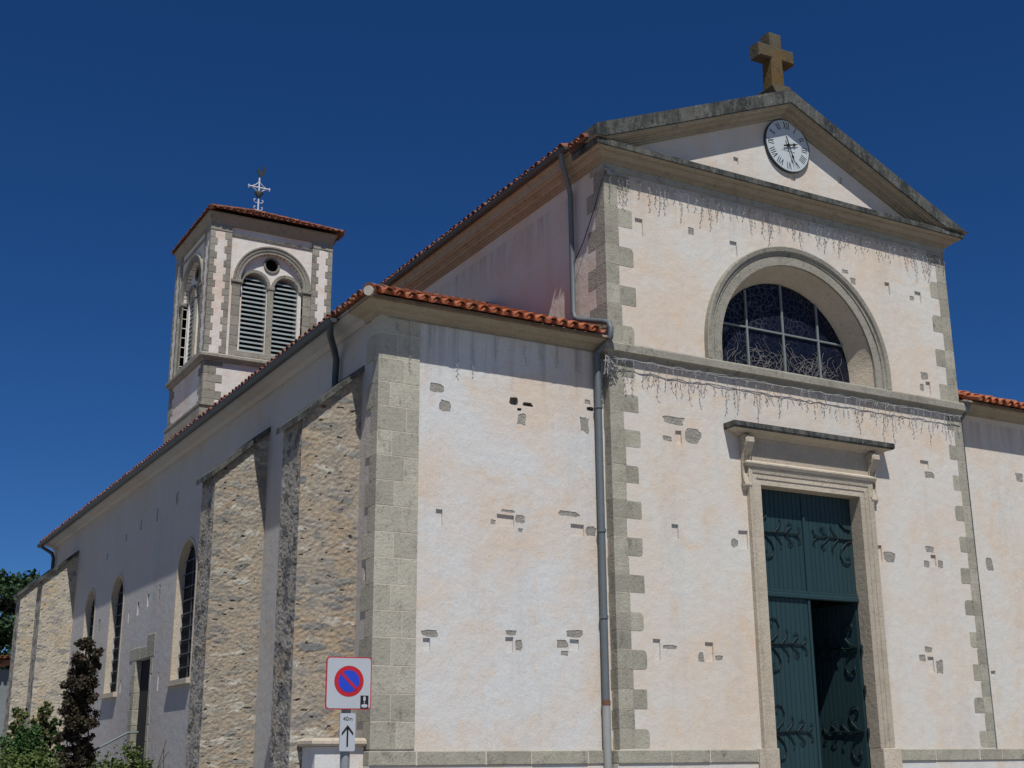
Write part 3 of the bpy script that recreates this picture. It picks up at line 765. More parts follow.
# doors
def planks(mb, x0, x1, z0, z1, y0, y1, m=None, pw=.105):
    n = max(1, round((x1-x0)/pw)); d = (x1-x0)/n
    mb.box(x0, x1, y0+.012, y1, z0, z1, 0, m)
    for i in range(n): mb.box(x0+i*d+.004, x0+(i+1)*d-.004, y0, y0+.0118, z0+.002, z1-.002, 0, m, bev=.003)
def scrolls(mb, hx, dirn, zc, y, length, up=True, down=True, m=None):
    """wrought-iron strap: dirn = direction away from the hinge"""
    f = (lambda a, z: (hx+dirn*a, y, z)) if m is None else (lambda a, z: m(hx+dirn*a, y, z))
    t = lambda pts, r: mb.tube([f(*p) for p in pts], [q*.62 for q in r], 6)
    t([(0, zc+.01), (.2, zc), (length*.62, zc+.02), (length*.95, zc)], [.028, .026, .02, .016])
    for s in (1, -1):
        if (s > 0 and not up) or (s < 0 and not down): continue
        # large C-scroll close to the hinge
        t([(.02, zc+s*.02), (.14, zc+s*.06), (.26, zc+s*.17), (.31, zc+s*.30), (.25, zc+s*.42), (.14, zc+s*.45), (.07, zc+s*.38), (.10, zc+s*.31), (.16, zc+s*.33)], [.024, .024, .022, .02, .02, .018, .016, .014, .018])
    for s in (1, -1):
        t([(.32, zc), (.42, zc+s*.08), (.50, zc+s*.20), (.46, zc+s*.26)], [.018, .018, .015, .013])
        t([(length*.60, zc), (length*.72, zc+s*.10), (length*.80, zc+s*.15), (length*.74, zc+s*.21), (length*.67, zc+s*.17)], [.017, .017, .015, .013, .013])
        t([(length*.85, zc), (length*.95, zc+s*.05), (length*1.0, zc+s*.12), (length*.93, zc+s*.14)], [.015, .015, .012, .012])
    t([(length*.9, zc-.025), (length*.9, zc+.025)], [.03, .03])
TR = 4.25
dr = MB(); dr.box(DC-DH, DC+DH, RD-.055, RD+.05, TR-.035, TR+.05, bev=.012); dr.box(DC-DH, DC+DH, RD-.03, RD+.04, TR+.05, TR+.10, bev=.006)
door = dr.build('door', [M['door']], church)
for sg in (-1, 1):
    p = MB(); xa, xb = (DC-DH, DC-.028) if sg < 0 else (DC+.028, DC+DH)
    planks(p, xa, xb, TR+.10, DT-.002, RD, RD+.05); up_ = p.build('upper_panel', [M['door']], door)
    s = MB(); scrolls(s, DC+sg*(DH-(.12 if sg < 0 else .03)), -sg, 5.33, RD-.022, .94, up=False); 
    s.tube([(DC+sg*(DH-.05-.0), RD-.02, 5.50), (DC+sg*(DH-.2), RD-.02, 5.53), (DC+sg*(DH-.3), RD-.02, 5.62)], .016, 6)
    s.build('strap_hinge', [M['iron']], up_)
p = MB(); p.box(DC-.027, DC+.027, RD-.035, RD+.05, TR+.05, DT-.42, bev=.01); p.box(DC-.027, DC+.027, RD-.012, RD+.05, DT-.42, DT-.002); p.build('mullion', [M['door']], door)
p = MB(); planks(p, DC-DH, DC-.02, 1.0, TR-.036, RD, RD+.05); p.box(DC-.035, DC+.02, RD-.03, RD-.001, 1.0, TR-.037, bev=.008)
lf = p.build('door_leaf', [M['door']], door)
for zc in (3.42, 1.98):
    s = MB(); scrolls(s, DC-DH+.12, 1, zc, RD-.022, .92); s.build('strap_hinge', [M['iron']], lf)
ang = R(85); hx, hy = DC+DH-.01, RD+.02
def opn(x, y, z):      # leaf drawn closed, then swung inwards about its right-hand hinge
    dx, dy = x-hx, y-hy
    return (hx+dx*math.cos(ang)+dy*math.sin(ang), hy-dx*math.sin(ang)+dy*math.cos(ang), z)
p = MB(); planks(p, DC-.0, DC+DH-.012, 1.0, TR-.04, RD, RD+.05, opn)
lf = p.build('door_leaf', [M['door']], door); lf['label'] = 'right door leaf standing open into the dark interior'
for zc in (3.42, 1.98):
    s = MB(); scrolls(s, DC+DH-.03, -1, zc, RD-.022, .94, m=opn); s.build('strap_hinge', [M['iron']], lf)
mb = MB()
for zc in (3.4, 2.7, 1.98):
    mb = MB(); mb.tube([(DC+DH-.012, RD-.03, zc-.07), (DC+DH-.012, RD-.03, zc+.07)], .022, 8); mb.build('hinge_pin', [M['iron']], door)

# aisle windows
for yc, r in WIN:
    mb = MB(); pl = arcpoly(-yc, 6.08-r, r, 3.2)
    mb.wall(lambda a, z, o: side(a, z, -.165), pl); gl = None
    mb2 = MB()
    wo = MB(); 
    wo.arch(side, -yc, 6.08-r, [(r-.004, -.12), (r-.004, .012), (r+.07, .012), (r+.07, -.01)], 0, math.pi, 28)
    for sg in (-1, 1):
        wo.prism([(r-.004, -.12), (r-.004, .012), (r+.07, .012), (r+.07, -.01)], lambda rr, o: side(-yc+sg*rr, 3.2, o), lambda rr, o: side(-yc+sg*rr, 6.08-r, o))
    wi = wo.build('side_window', [M['stone_pale']], church)
    mb.build('leaded_glass', [M['glass_dark']], wi)
    b = MB(); z = 3.45
    while z < 6.0:
        hw_ = r if z < 6.08-r else math.sqrt(max(0, r*r-(z-(6.08-r))**2))
        b.box(-yc-hw_+.01, -yc+hw_-.01, .13, .15, z, z+.025, 0, lambda a, o, zz: side(a, zz, -o)); z += .28
    b.box(-yc-.012, -yc+.012, .132, .155, 3.2, 6.05, 0, lambda a, o, zz: side(a, zz, -o))
    b.build('saddle_bars', [M['zinc_dark']], wi)
    b = MB(); b.prism([(-.17, 3.205), (-.17, 3.24), (.10, 3.19), (.10, 3.08), (-.01, 3.08), (-.01, 3.19)], lambda o, z: side(-yc-r-.09, z, o), lambda o, z: side(-yc+r+.09, z, o))
    b.build('window_sill', [M['stone_pale']], wi)
# side door
mb = MB(); planks(mb, -14.0, -12.65, .9, 3.81, .125, .145, lambda a, o, z: side(a, z, -o)); sdoor = mb.build('side_door', [M['dark']], church)
mb = MB()
z = .9
for i in range(8):
    for a0, a1 in ((-14.0-random.uniform(.2, .42), -13.985), (-12.655, -12.647+random.uniform(.1, .25))):
        mb.box(a0, a1, -.012, .148, z, z+.36, 0, lambda a, o, zz: side(a, zz, -o), bev=.01)
    z += .365
for a0, a1, t in ((-14.62, -13.62, 4.12), (-13.61, -13.05, 4.10), (-13.04, -12.36, 4.34)):
    mb.box(a0, a1, -.014, .35, 3.825, t, 0, lambda a, o, zz: side(a, zz, -o), bev=.012)
mb.build('door_jambs', [M['stone']], sdoor)

# ------------------------------------------------------------------ bell tower
tx0, tx1, ty0, ty1 = -2.0, 1.6, 17.14, 20.74; tcx, tcy = -.2, 18.94
tower = thing('bell_tower', 'square bell tower with louvred twin openings and low tiled roof behind the aisle', 'bell tower', (tcx, tcy, 0))
tf = lambda a, z, o: (tcx+a, ty0-o, z)
tl = lambda a, z, o: (tx0-o, tcy-a, z)
tb = lambda a, z, o: (tcx-a, ty1+o, z)
tr_ = lambda a, z, o: (tx1+o, tcy+a, z)
HWT = 1.8; TA = .045; SPR = 14.87; AR1 = .95
wm = MB()
for mp in (tf, tl):
    arc = [(TA-AR1, 12.56), (TA+AR1, 12.56)] + [(TA+AR1*math.cos(t), SPR+AR1*math.sin(t)) for t in [math.pi*i/24 for i in range(25)]]
    wm.wall(mp, [(-HWT, 7.5), (HWT, 7.5), (HWT, 16.6), (-HWT, 16.6)], [(arc, .14, None)])
    l_ = [arcpoly(TA+s*.475, 14.83, .37, 12.74, 16) for s in (-1, 1)]
    oc = [(TA+.19*math.cos(t), 15.53+.19*math.sin(t)) for t in [2*math.pi*i/20 for i in range(20)]]
    mp2 = lambda a, z, o, mp=mp: mp(a, z, o-.14)
    wm.wall(mp2, arc, [(l_[0], .34, None), (l_[1], .34, None), (oc, .3, 2)], 0)
    for pl in l_:
        t2 = tessellate_polygon([[Vector((p[0], p[1], 0)) for p in pl]])
        wm.add([mp2(a, z, -.33) for a, z in pl], [tuple(t) for t in t2], 2)
for mp in (tb, tr_): wm.wall(mp, [(-HWT, 7.5), (HWT, 7.5), (HWT, 16.6), (-HWT, 16.6)])
wm.build('tower_wall', [M['tower_plaster'], M['stone_worn'], M['dark']], tower)
# quoined corner pilasters
for (cx, cy, sx, sy) in ((tx0, ty0, 1, 1), (tx1, ty0, -1, 1), (tx0, ty1, 1, -1)):
    pm = MB(); z = 12.58; i = 0
    # plaster pilaster body, stone quoins on both its edges
    wB = .56; e = .05
    xa, xb = (cx-e, cx+wB) if sx > 0 else (cx-wB, cx+e); ya, yb = (cy-e, cy+wB) if sy > 0 else (cy-wB, cy+e)
    pm.box(xa, xb, ya, yb, 12.56, 16.45, 1)
    while z < 16.25:
        t = min(z+.215, 16.25); p = .012
        q = .20 if i % 2 else .13; r_ = .13 if i % 2 else .20
        x_o = cx-sx*(e+p); y_o = cy-sy*(e+p)
        bx = sorted((x_o, cx-sx*e+sx*q)); by = sorted((y_o, cy-sy*e+sy*r_))
        pm.box(bx[0], bx[1], by[0], by[1], z, t-.008, 0, bev=.006)                       # outer edge
        bx = sorted((cx+sx*(wB-r_), cx+sx*(wB+.006))); by = sorted((y_o, cy+sy*.05))
        pm.box(bx[0], bx[1], by[0], by[1], z, t-.008, 0, bev=.006)                       # inner edge, front face
        by = sorted((cy+sy*(wB-r_), cy+sy*(wB+.006))); bx = sorted((x_o, cx+sx*.05))
        pm.box(bx[0], bx[1], by[0], by[1], z, t-.008, 0, bev=.006)                       # inner edge, side face
        z = t; i += 1
    bx = sorted((cx-sx*(e+.02), cx+sx*(wB+.02))); by = sorted((cy-sy*(e+.02), cy+sy*(wB+.02)))
    pm.box(bx[0], bx[1], by[0], by[1], 16.25, 16.452, 0, bev=.01)
    z = 8.6; i = 0
    while z < 12.3:
        t = min(z+.24, 12.32); q = .52 if i % 2 else .34; r_ = .34 if i % 2 else .52
        bx = sorted((cx-sx*.014, cx+sx*q)); by = sorted((cy-sy*.014, cy+sy*r_))
        pm.box(bx[0], bx[1], by[0], by[1], z, t-.008, 0, bev=.006); z = t; i += 1
    pm.build('corner_pilaster', [M['stone_worn'], M['tower_plaster']], tower)
loop = [(tx0, ty1), (tx0, ty0), (tx1, ty0), (tx1, ty1)]
mb = MB(); mb.moulding(loop, [(-.02, 12.32), (.05, 12.32), (.09, 12.40), (.16, 12.43), (.16, 12.50), (.08, 12.555), (-.02, 12.56)]); mb.build('string_course', [M['stone_worn']], tower)
mb = MB(); mb.moulding(loop, [(-.02, 10.95), (.06, 10.95), (.10, 11.02), (.10, 11.08), (-.02, 11.12)]); mb.build('string_course', [M['stone_worn']], tower)
mb = MB(); mb.moulding(loop, [(-.02, 8.0), (.085, 8.0), (.085, 10.93), (-.02, 10.948)]); mb.build('tower_base', [M['stone_worn']], tower)
mb = MB(); mb.moulding(loop, [(-.02, 16.18), (.03, 16.18), (.05, 16.24), (-.02, 16.25)]); mb.build('string_course', [M['stone_worn']], tower)
mb = MB(); mb.moulding(loop+[(tx0, ty1)], [(-.1, 16.45), (.06, 16.45), (.08, 16.54), (.11, 16.62), (.13, 16.70), (.16, 16.72), (.16, 16.78), (-.1, 16.78)])
mb.build('tower_cornice', [M['stone_soffit']], tower)
for mp in (tf, tl):
    ar = MB()
    ar.arch(mp, TA, SPR, [(AR1, -.13), (AR1, .03), (1.03, .03), (1.035, .05), (1.10, .06), (1.13, .085), (1.17, .085), (1.17, -.02)], 0, math.pi, 30)
    for s in (-1, 1):
        z = 12.57
        while z < SPR-.12:
            t = min(z+.30, SPR-.11)
            a0, a1 = sorted((TA+s*AR1, TA+s*1.19)); ar.box(a0, a1, -.13, .03, z, t-.007, 0, lambda a, o, zz: mp(a, zz, o), bev=.006); z = t
        a0, a1 = sorted((TA+s*(AR1-.03), TA+s*1.23)); ar.box(a0, a1, -.13, .075, SPR-.105, SPR-.004, 0, lambda a, o, zz: mp(a, zz, o), bev=.015)
    for s in (-1, 1):
        ar.arch(mp, TA+s*.475, 14.83, [(.37, -.17), (.37, -.09), (.46, -.08), (.465, -.17)], 0, math.pi, 20)
    ar.box(TA-.085, TA+.085, -.16, -.075, 12.74, 14.74, 0, lambda a, o, zz: mp(a, zz, o), bev=.01)
    ar.box(TA-.115, TA+.115, -.165, -.055, 14.74, 14.825, 0, lambda a, o, zz: mp(a, zz, o), bev=.012)
    ar.arch(mp, TA, 15.53, [(.19, -.17), (.19, -.10), (.245, -.10), (.245, -.17)], 0, 2*math.pi, 24)
    ar.box(TA-1.0, TA+1.0, -.14, .05, 12.57, 12.735, 0, lambda a, o, zz: mp(a, zz, o), bev=.012)
    bo = ar.build('belfry_opening', [M['stone_worn']], tower)
    for s in (-1, 1):
        lv = MB(); z = 12.80
        while z < 15.12:
            hw_ = .37 if z < 14.83 else math.sqrt(max(.0001, .37**2-(z-14.83)**2))
            ca = TA+s*.475
            if hw_ > .06:
                lv.prism([(-.19, z), (-.19, z+.042), (-.30, z+.10), (-.30, z+.06)], lambda o, zz: mp(ca-hw_+.004, zz, o), lambda o, zz: mp(ca+hw_-.004, zz, o))
            z += .137
        lv.build('louvre', [M['slat']], bo)
tr = MB(); AP = Vector((tcx, tcy, 17.85)); ez = 16.79; oL, oF = .17, .30
rx0, rx1, ry0, ry1 = tx0-oL, tx1+oF, ty0-oF, ty1+oL
cs_ = [(rx0, ry0), (rx1, ry0), (rx1, ry1), (rx0, ry1)]
for i in range(4):
    a_ = Vector((*cs_[i], ez)); b_ = Vector((*cs_[(i+1) % 4], ez)); al = (b_-a_); wd_ = al.length; al.normalize()
    foot = (AP-a_).dot(al); pp = a_+al*foot; upv = AP-pp; sl_ = upv.length
    def lf3(c, foot=foot, sl_=sl_, wd_=wd_): return max(.1, sl_*min(c/foot, (wd_-c)/(wd_-foot)))
    tile_slope(tr, a_-Vector((0, 0, .04)), al, upv, wd_, lf3, seed=41+i, hsc=.62, course=.33, period=.19)
    tr.add([a_, b_, AP-Vector((0, 0, .02))], [(0, 1, 2)], 0)
for cx, cy in cs_:
    p0 = Vector((cx, cy, ez+.04)); d = AP+Vector((0, 0, .04))-p0
    for i in range(8): tr.tube([p0+d*(i/8), p0+d*((i+1)/8+.01)], [.08, .065], 10)
tr.build('tower_roof', [M['tile'], M['mortar']], tower)

# weather vane
vx, vy, vz = -.13, 18.94, 17.75
van = thing('weather_vane', 'metal cross with scrolls and a rooster weather vane on the tower roof', 'weather vane', (vx, vy, vz))
mb = MB(); mb.tube([(vx, vy, vz), (vx, vy, 19.05)], .028, 8); mb.build('rod', [M['vane_white']], van)
for (z, q_) in ((17.98, .14), (18.22, .15)):
    for sg in (-1, 1):
        mb = MB(); mb.tube([(vx+sg*a, vy, b) for a, b in ((0, z), (q_*.6, z-.02), (q_, z+.04), (q_*.9, z+.10), (q_*.65, z+.08))], .014, 6); mb.build('scroll', [M['vane_white']], van)
mb = MB(); mb.tube([(vx-.36, vy, 18.72), (vx+.36, vy, 18.72)], .026, 8)
for sg in (-1, 1): mb.tube([(vx+sg*.33, vy, 18.66), (vx+sg*.33, vy, 18.78)], .014, 6)
mb.build('cross_arm', [M['vane_white']], van)
for sg in (-1, 1):
    for z0_, z1_, z2_ in ((18.9, 18.80, 18.74), (18.55, 18.64, 18.70)):
        mb = MB(); mb.tube([(vx+sg*a, vy, b) for a, b in ((.02, z0_), (.12, z1_), (.22, z2_))], .012, 6); mb.build('scroll', [M['vane_white']], van)
mb = MB(); mb.tube([(vx, vy, 18.32), (vx, vy, 18.54), (vx, vy, 18.56)], [.01, .15, .13], 12); mb.build('cone', [M['copper']], van)
mb = MB()
cock = [(-.16, .14), (-.13, .17), (-.10, .16), (-.05, .08), (.03, .06), (.08, .14), (.07, .24), (.13, .30), (.19, .27), (.20, .16), (.17, .06), (.10, -.02), (.02, -.06), (.01, -.16), (-.02, -.16), (-.02, -.05), (-.08, .0), (-.12, .07), (-.13, .12), (-.17, .11)]
mb.prism(cock, lambda a, b: (vx+.02+a*.85, vy-.02+.1*a, 19.18+b), lambda a, b: (vx+.02+a*.85, vy+.02+.1*a, 19.18+b)); mb.build('rooster', [M['copper']], van)

# ------------------------------------------------------------------ stone cross and clock
CX, CY, CB = 4.12, .1, 13.74
cr = thing('stone_cross', 'lichen-covered stone cross on a moulded foot at the top of the pediment', 'cross', (CX, CY, CB))
mb = MB(); mb.box(CX-.18, CX+.18, CY-.18, CY+.18, CB-.05, CB+.10, bev=.02); mb.prism([(.16, .09), (.23, .19), (.25, .23), (.18, .29), (-.18, .29), (-.25, .23), (-.23, .19), (-.16, .09)], lambda a, b: (CX+a, CY-.24, CB+b), lambda a, b: (CX+a, CY+.24, CB+b))
mb.build('foot', [M['cross_stone']], cr)
mb = MB(); t = .15
pl = [(-.155, .3), (.155, .3), (.14, .89), (.44, .885), (.44, 1.18), (.145, 1.175), (.15, 1.47), (-.15, 1.47), (-.145, 1.175), (-.44, 1.18), (-.44, .885), (-.14, .89)]
ins = []
for i, p in enumerate(pl):
    a, b, c = Vector(pl[i-1]), Vector(p), Vector(pl[(i+1) % len(pl)]); d0 = (b-a).normalized(); d1 = (c-b).normalized()
    n0 = Vector((-d0.y, d0.x)); n1 = Vector((-d1.y, d1.x)); m_ = (n0+n1)/(1+n0.dot(n1)); ins.append(tuple(b+m_*.025))
N = len(pl)
for sg in (-1, 1):
    mb.add([(CX+a, CY+sg*(t-.025), CB+b) for a, b in pl]+[(CX+a, CY+sg*t, CB+b) for a, b in ins], [(i, (i+1) % N, N+(i+1) % N, N+i) for i in range(N)])
    tt = tessellate_polygon([[Vector((a, b, 0)) for a, b in ins]]); mb.add([(CX+a, CY+sg*t, CB+b) for a, b in ins], [tuple(x) for x in tt])
mb.add([(CX+a, CY-(t-.025), CB+b) for a, b in pl]+[(CX+a, CY+(t-.025), CB+b) for a, b in pl], [(i, (i+1) % N, N+(i+1) % N, N+i) for i in range(N)])
mb.build('cross', [M['cross_stone']], cr)

KX, KZ, KR = 4.22, 12.80, .54
ck = thing('clock', 'round white church clock with black Roman numerals in the pediment', 'clock', (KX, -.02, KZ))
def disc(mb, r, y0, y1, cx=KX, cz=KZ, seg=48): mb.prism([(cx+r*math.cos(2*math.pi*i/seg), cz+r*math.sin(2*math.pi*i/seg)) for i in range(seg)], lambda a, b: (a, y0, b), lambda a, b: (a, y1, b))
mb = MB(); disc(mb, KR-.01, -.055, -.001); mb.build('dial', [M['white']], ck)
mb = MB(); mb.arch(front, KX, KZ, [(KR-.012, .0), (KR-.012, .062), (KR+.004, .064), (KR+.008, .0)], 0, 2*math.pi, 56); mb.build('rim', [M['zinc_dark']], ck)
ROM = {1: 'I', 2: 'II', 3: 'III', 4: 'IIII', 5: 'V', 6: 'VI', 7: 'VII', 8: 'VIII', 9: 'IX', 10: 'X', 11: 'XI', 12: 'XII'}
def stroke(mb, p, q, wd, y0, y1):
    p, q = Vector(p), Vector(q); d = (q-p).normalized(); nn = Vector((-d.y, d.x))*wd/2
    mb.prism([tuple(p+nn), tuple(p-nn), tuple(q-nn), tuple(q+nn)], lambda a, b: (a, y0, b), lambda a, b: (a, y1, b))
for hnum, s in ROM.items():
    th = math.radians(90-30*hnum); ur = Vector((math.cos(th), math.sin(th))); ut = Vector((math.sin(th), -math.cos(th)))
    wd = {'I': .042, 'V': .075, 'X': .075}; tot = sum(wd[c] for c in s); x = -tot/2; mb = MB(); h0, h1 = KR*.64, KR*.90
    cc = Vector((KX, KZ)); P = lambda a, r: cc+ut*a+ur*r
    for c in s:
        m_ = x+wd[c]/2
        if c == 'I': stroke(mb, P(m_, h0), P(m_, h1), .015, -.0575, -.0553)
        if c == 'V': stroke(mb, P(m_-.028, h1), P(m_, h0), .017, -.0575, -.0553); stroke(mb, P(m_+.028, h1), P(m_, h0), .010, -.0578, -.0553)
        if c == 'X': stroke(mb, P(m_-.028, h1), P(m_+.028, h0), .017, -.0575, -.0553); stroke(mb, P(m_+.028, h1), P(m_-.028, h0), .010, -.0578, -.0553)
        x += wd[c]
    mb.build('numeral', [M['black']], ck)
def hand(name, ang, ln, tail, wd, y):
    th = math.radians(90-ang); ur = Vector((math.cos(th), math.sin(th))); cc = Vector((KX, KZ)); ut = Vector((math.sin(th), -math.cos(th))); mb = MB()
    pl = [(-wd*.5, -tail), (wd*.5, -tail), (wd*.35, ln*.45), (wd*1.1, ln*.55), (wd*.4, ln*.68), (0, ln), (-wd*.4, ln*.68), (-wd*1.1, ln*.55), (-wd*.35, ln*.45)]
    mb.prism(pl, lambda a, b: (KX+(ut*a+ur*b).x, y, KZ+(ut*a+ur*b).y), lambda a, b: (KX+(ut*a+ur*b).x, y+.006, KZ+(ut*a+ur*b).y))
    disc(mb, wd*.9, y-.004, y+.012, seg=16); mb.build(name, [M['black']], ck)
hand('hour_hand', 74, .27, .12, .034, -.085); hand('minute_hand', 162, .44, .18, .026, -.10)
mb = MB()
for i, (a, b) in enumerate(((-.16, -.13), (-.11, -.06), (-.04, .03), (.05, .10), (.11, .17))): stroke(mb, (KX+a, KZ-.115+.006*(i % 2)), (KX+b, KZ-.115), .012, -.0572, -.0553)
mb.build('maker_line', [M['black']], ck)

# ------------------------------------------------------------------ icicle light strings
def icicle(label, x0, x1, z, y, zdrop, seed, extra=None, step=.105):
    rnd = random.Random(seed)
    t = thing('icicle_lights', label, 'string lights', (x0, y, z), 'unlit icicle light strings on the church front')
    c = MB()
    for k in range(2):
        pts = []; x = x0
        while x <= x1: pts.append((x, y-.01+rnd.uniform(-.008, .008), z+rnd.uniform(-.018, .018)-.015*k)); x += .11
        c.tube(pts, .0055, 5)
    for i in range(int((x1-x0)*4)):       # little loops of slack cable
        x = rnd.uniform(x0, x1); c.tube([(x, y-.01, z), (x+.05, y-.02, z-.06-rnd.uniform(0, .03)), (x+.11, y-.015, z-.01)], .004, 4)
    c.build('cable', [M['wire']], t)
    x = x0+.06
    while x < x1-.02:
        ln = rnd.choice((.12, .18, .30, .42, .55, .25, .2))*zdrop*rnd.uniform(.8, 1.1); s = MB(); pts = [(x, y-.008, z)]; n = max(3, int(ln/.06))
        xx = x
        for q in range(1, n+1):
            xx += rnd.uniform(-.018, .018); pts.append((xx, y-.008+rnd.uniform(-.012, .012), z-ln*q/n))
        s.tube(pts, .0042, 4)
        for q in pts[1:]:
            dx = rnd.choice((-1, 1))*rnd.uniform(.015, .035); s.tube([q, (q[0]+dx, q[1]-.008, q[2]-.028)], [.004, .0065], 4)
        s.build('light_strand', [M['wire_drop'] if rnd.random() < .7 else M['wire']], t)
        x += step*rnd.uniform(.5, 2.0)
    return t
u = icicle('upper string of unlit icicle lights hanging just below the pediment cornice', .02, W-.05, 11.30, -.05, .95, 1)
m_ = MB(); m_.tube([(.0, -.07, 11.28), (-.08, -.06, 11.1), (-.07, .2, 10.7), (-.06, .6, 10.2), (-.10, .85, 9.9)], .008, 6); m_.build('feed_cable', [M['black']], u)
m_ = MB(); rr = random.Random(3)
for i in range(12): m_.tube([(.02+rr.uniform(-.05, .2), -.07, 11.32+rr.uniform(-.08, .05)) for q in range(4)], .008, 4)
m_.build('cable_bundle', [M['wire']], u)
u = icicle('long lower string of unlit icicle lights hanging under the string course above the door', .03, W-.05, 7.93, -.09, .95, 2)
m_ = MB()
for i in range(14): m_.tube([(-.06+rr.uniform(-.10, .22), -.07+rr.uniform(-.03, .03), 7.86+rr.uniform(-.30, .1)) for q in range(4)], .008, 4)
m_.build('cable_bundle', [M['wire']], u)
t = thing('icicle_lights', 'few leftover strands of lights hanging under the left aisle eaves', 'string lights', (-2.7, D-.04, 8.05), 'unlit icicle light strings on the church front')
m_ = MB(); m_.tube([(x_, D-.03, 8.06) for x_ in (-3.9, -3.2, -2.4, -1.6, -.8, -.1)], .005, 4); m_.build('cable', [M['wire_drop']], t)
for x_, z0_, ln in ((-3.75, 7.98, .1), (-3.55, 7.62, .32), (-2.72, 7.55, .22), (-2.45, 7.74, .35), (-3.2, 8.0, .3), (-2.05, 7.98, .3), (-1.5, 7.95, .3), (-.9, 7.95, .25), (-1.2, 7.95, .18), (-.5, 7.9, .22)):
    s = MB(); pts = [(x_+random.uniform(-.012, .012), D-.04, z0_-ln*q/5) for q in range(6)]; s.tube([(x_, D-.035, 8.06)]+pts, .003, 4)
    for q in pts: s.tube([q, (q[0]+random.choice((-1, 1))*.025, q[1]-.006, q[2]-.02)], .005, 4)
    s.build('light_strand', [M['wire']], t)

# ------------------------------------------------------------------ small coped wall against the first buttress
lw = thing('low_wall', 'low white plastered wall with a rounded stone coping beside the corner pier', 'low wall', (-4.6, .5, 0))
mb = MB(); mb.box(-4.78, A-.04, .34, .83, 0, 1.76); mb.build('wall', [M['plaster_white']], lw)
mb = MB(); mb.moulding([(-4.78, .83), (-4.78, .34), (A-.03, .34)], [(-.02, 1.765), (.05, 1.765), (.08, 1.80), (.075, 1.84), (.03, 1.87), (-.02, 1.88)]); mb.box(-4.77, A-.04, .35, .83, 1.77, 1.878); mb.build('coping', [M['stone_pale']], lw)

# ------------------------------------------------------------------ road sign
SX, SY = -6.10, -4.0
sg = thing('parking_sign', 'no-parking sign in a white square panel above a small arrow plate on grey post', 'road sign', (SX, SY, 0))
rotz = R(-7)
def sm(x, y, z): return (SX+x*math.cos(rotz)-y*math.sin(rotz), SY+x*math.sin(rotz)+y*math.cos(rotz), z)
def rrect(hw, hh, r, n=6):
    p = []
    for cx, cy, a0 in ((hw-r, hh-r, 0), (-hw+r, hh-r, 90), (-hw+r, -hh+r, 180), (hw-r, -hh+r, 270)):
        for i in range(n+1): t = R(a0+90*i/n); p.append((cx+r*math.cos(t), cy+r*math.sin(t)))
    return p
mb = MB(); mb.tube([sm(.0, .062, 0), sm(.0, .062, 2.6)], .05, 16); mb.build('post', [M['galv']], sg)
PZ, HWs, HHs = 2.36, .245, .268
mb = MB(); mb.prism(rrect(HWs, HHs, .04), lambda a, b: sm(a, -.012, PZ+b), lambda a, b: sm(a, .006, PZ+b)); pn = mb.build('panel', [M['sign_red']], sg)
mb = MB(); mb.prism(rrect(HWs-.011, HHs-.011, .032), lambda a, b: sm(a, -.0145, PZ+b), lambda a, b: sm(a, -.0125, PZ+b)); mb.build('panel_face', [M['sign_grey']], pn)
dz = .02; ell = lambda r, n=40: [(r*math.cos(2*math.pi*i/n), dz+r*math.sin(2*math.pi*i/n)) for i in range(n)]
mb = MB(); mb.prism(ell(.158), lambda a, b: sm(a, -.0165, PZ+b), lambda a, b: sm(a, -.0148, PZ+b)); mb.build('red_ring', [M['sign_red']], pn)
mb = MB(); mb.prism(ell(.113), lambda a, b: sm(a, -.0185, PZ+b), lambda a, b: sm(a, -.0168, PZ+b)); mb.build('blue_disc', [M['sign_blue']], pn)
mb = MB(); mb.prism([(-.0935, dz+.073), (-.073, dz+.0935), (.0935, dz-.073), (.073, dz-.0935)], lambda a, b: sm(a, -.0205, PZ+b), lambda a, b: sm(a, -.0188, PZ+b)); mb.build('red_bar', [M['sign_red']], pn)
mb = MB(); mb.prism([(.128, -.255), (.215, -.255), (.215, -.125), (.128, -.125)], lambda a, b: sm(a, -.0165, PZ+b), lambda a, b: sm(a, -.0148, PZ+b)); em = mb.build('pictogram_square', [M['black']], pn)
mb = MB(); pr = lambda pl: mb.prism(pl, lambda a, b: sm(a, -.0185, PZ+b), lambda a, b: sm(a, -.0168, PZ+b))
pr([(.160, -.135), (.183, -.135), (.185, -.165), (.176, -.185), (.166, -.185), (.157, -.165)])
pr([(.165, -.192), (.177, -.192), (.177, -.205), (.165, -.205)])
pr([(.137, -.225), (.155, -.212), (.19, -.212), (.207, -.225), (.20, -.243), (.172, -.248), (.143, -.243)])
mb.build('pictogram', [M['sign_grey']], em)
P2, hw2, hh2 = 1.865, .082, .19; ox = .0
mb = MB(); mb.prism(rrect(hw2, hh2, .018), lambda a, b: sm(ox+a, -.012, P2+b), lambda a, b: sm(ox+a, .006, P2+b)); pt = mb.build('arrow_plate', [M['sign_grey']], sg)
mb = MB(); q = lambda pl: mb.prism(pl, lambda a, b: sm(ox+a, -.0145, P2+b), lambda a, b: sm(ox+a, -.0125, P2+b))
q([(-.009, -.145), (.009, -.145), (.009, .045), (-.009, .045)])
q([(0, .072), (-.062, -.006), (-.062, -.030), (-.056, -.030), (0, .040)]); q([(0, .0721), (0, .0401), (.056, -.030), (.062, -.030), (.062, -.006)])
mb.build('arrow', [M['black']], pt)
cu = bpy.data.curves.new('txt', 'FONT'); cu.body = '40m'; cu.size = .058; cu.extrude = .0008; cu.align_x = 'CENTER'
to = bpy.data.objects.new('txt', cu); C.objects.link(to); bpy.context.view_layer.update()
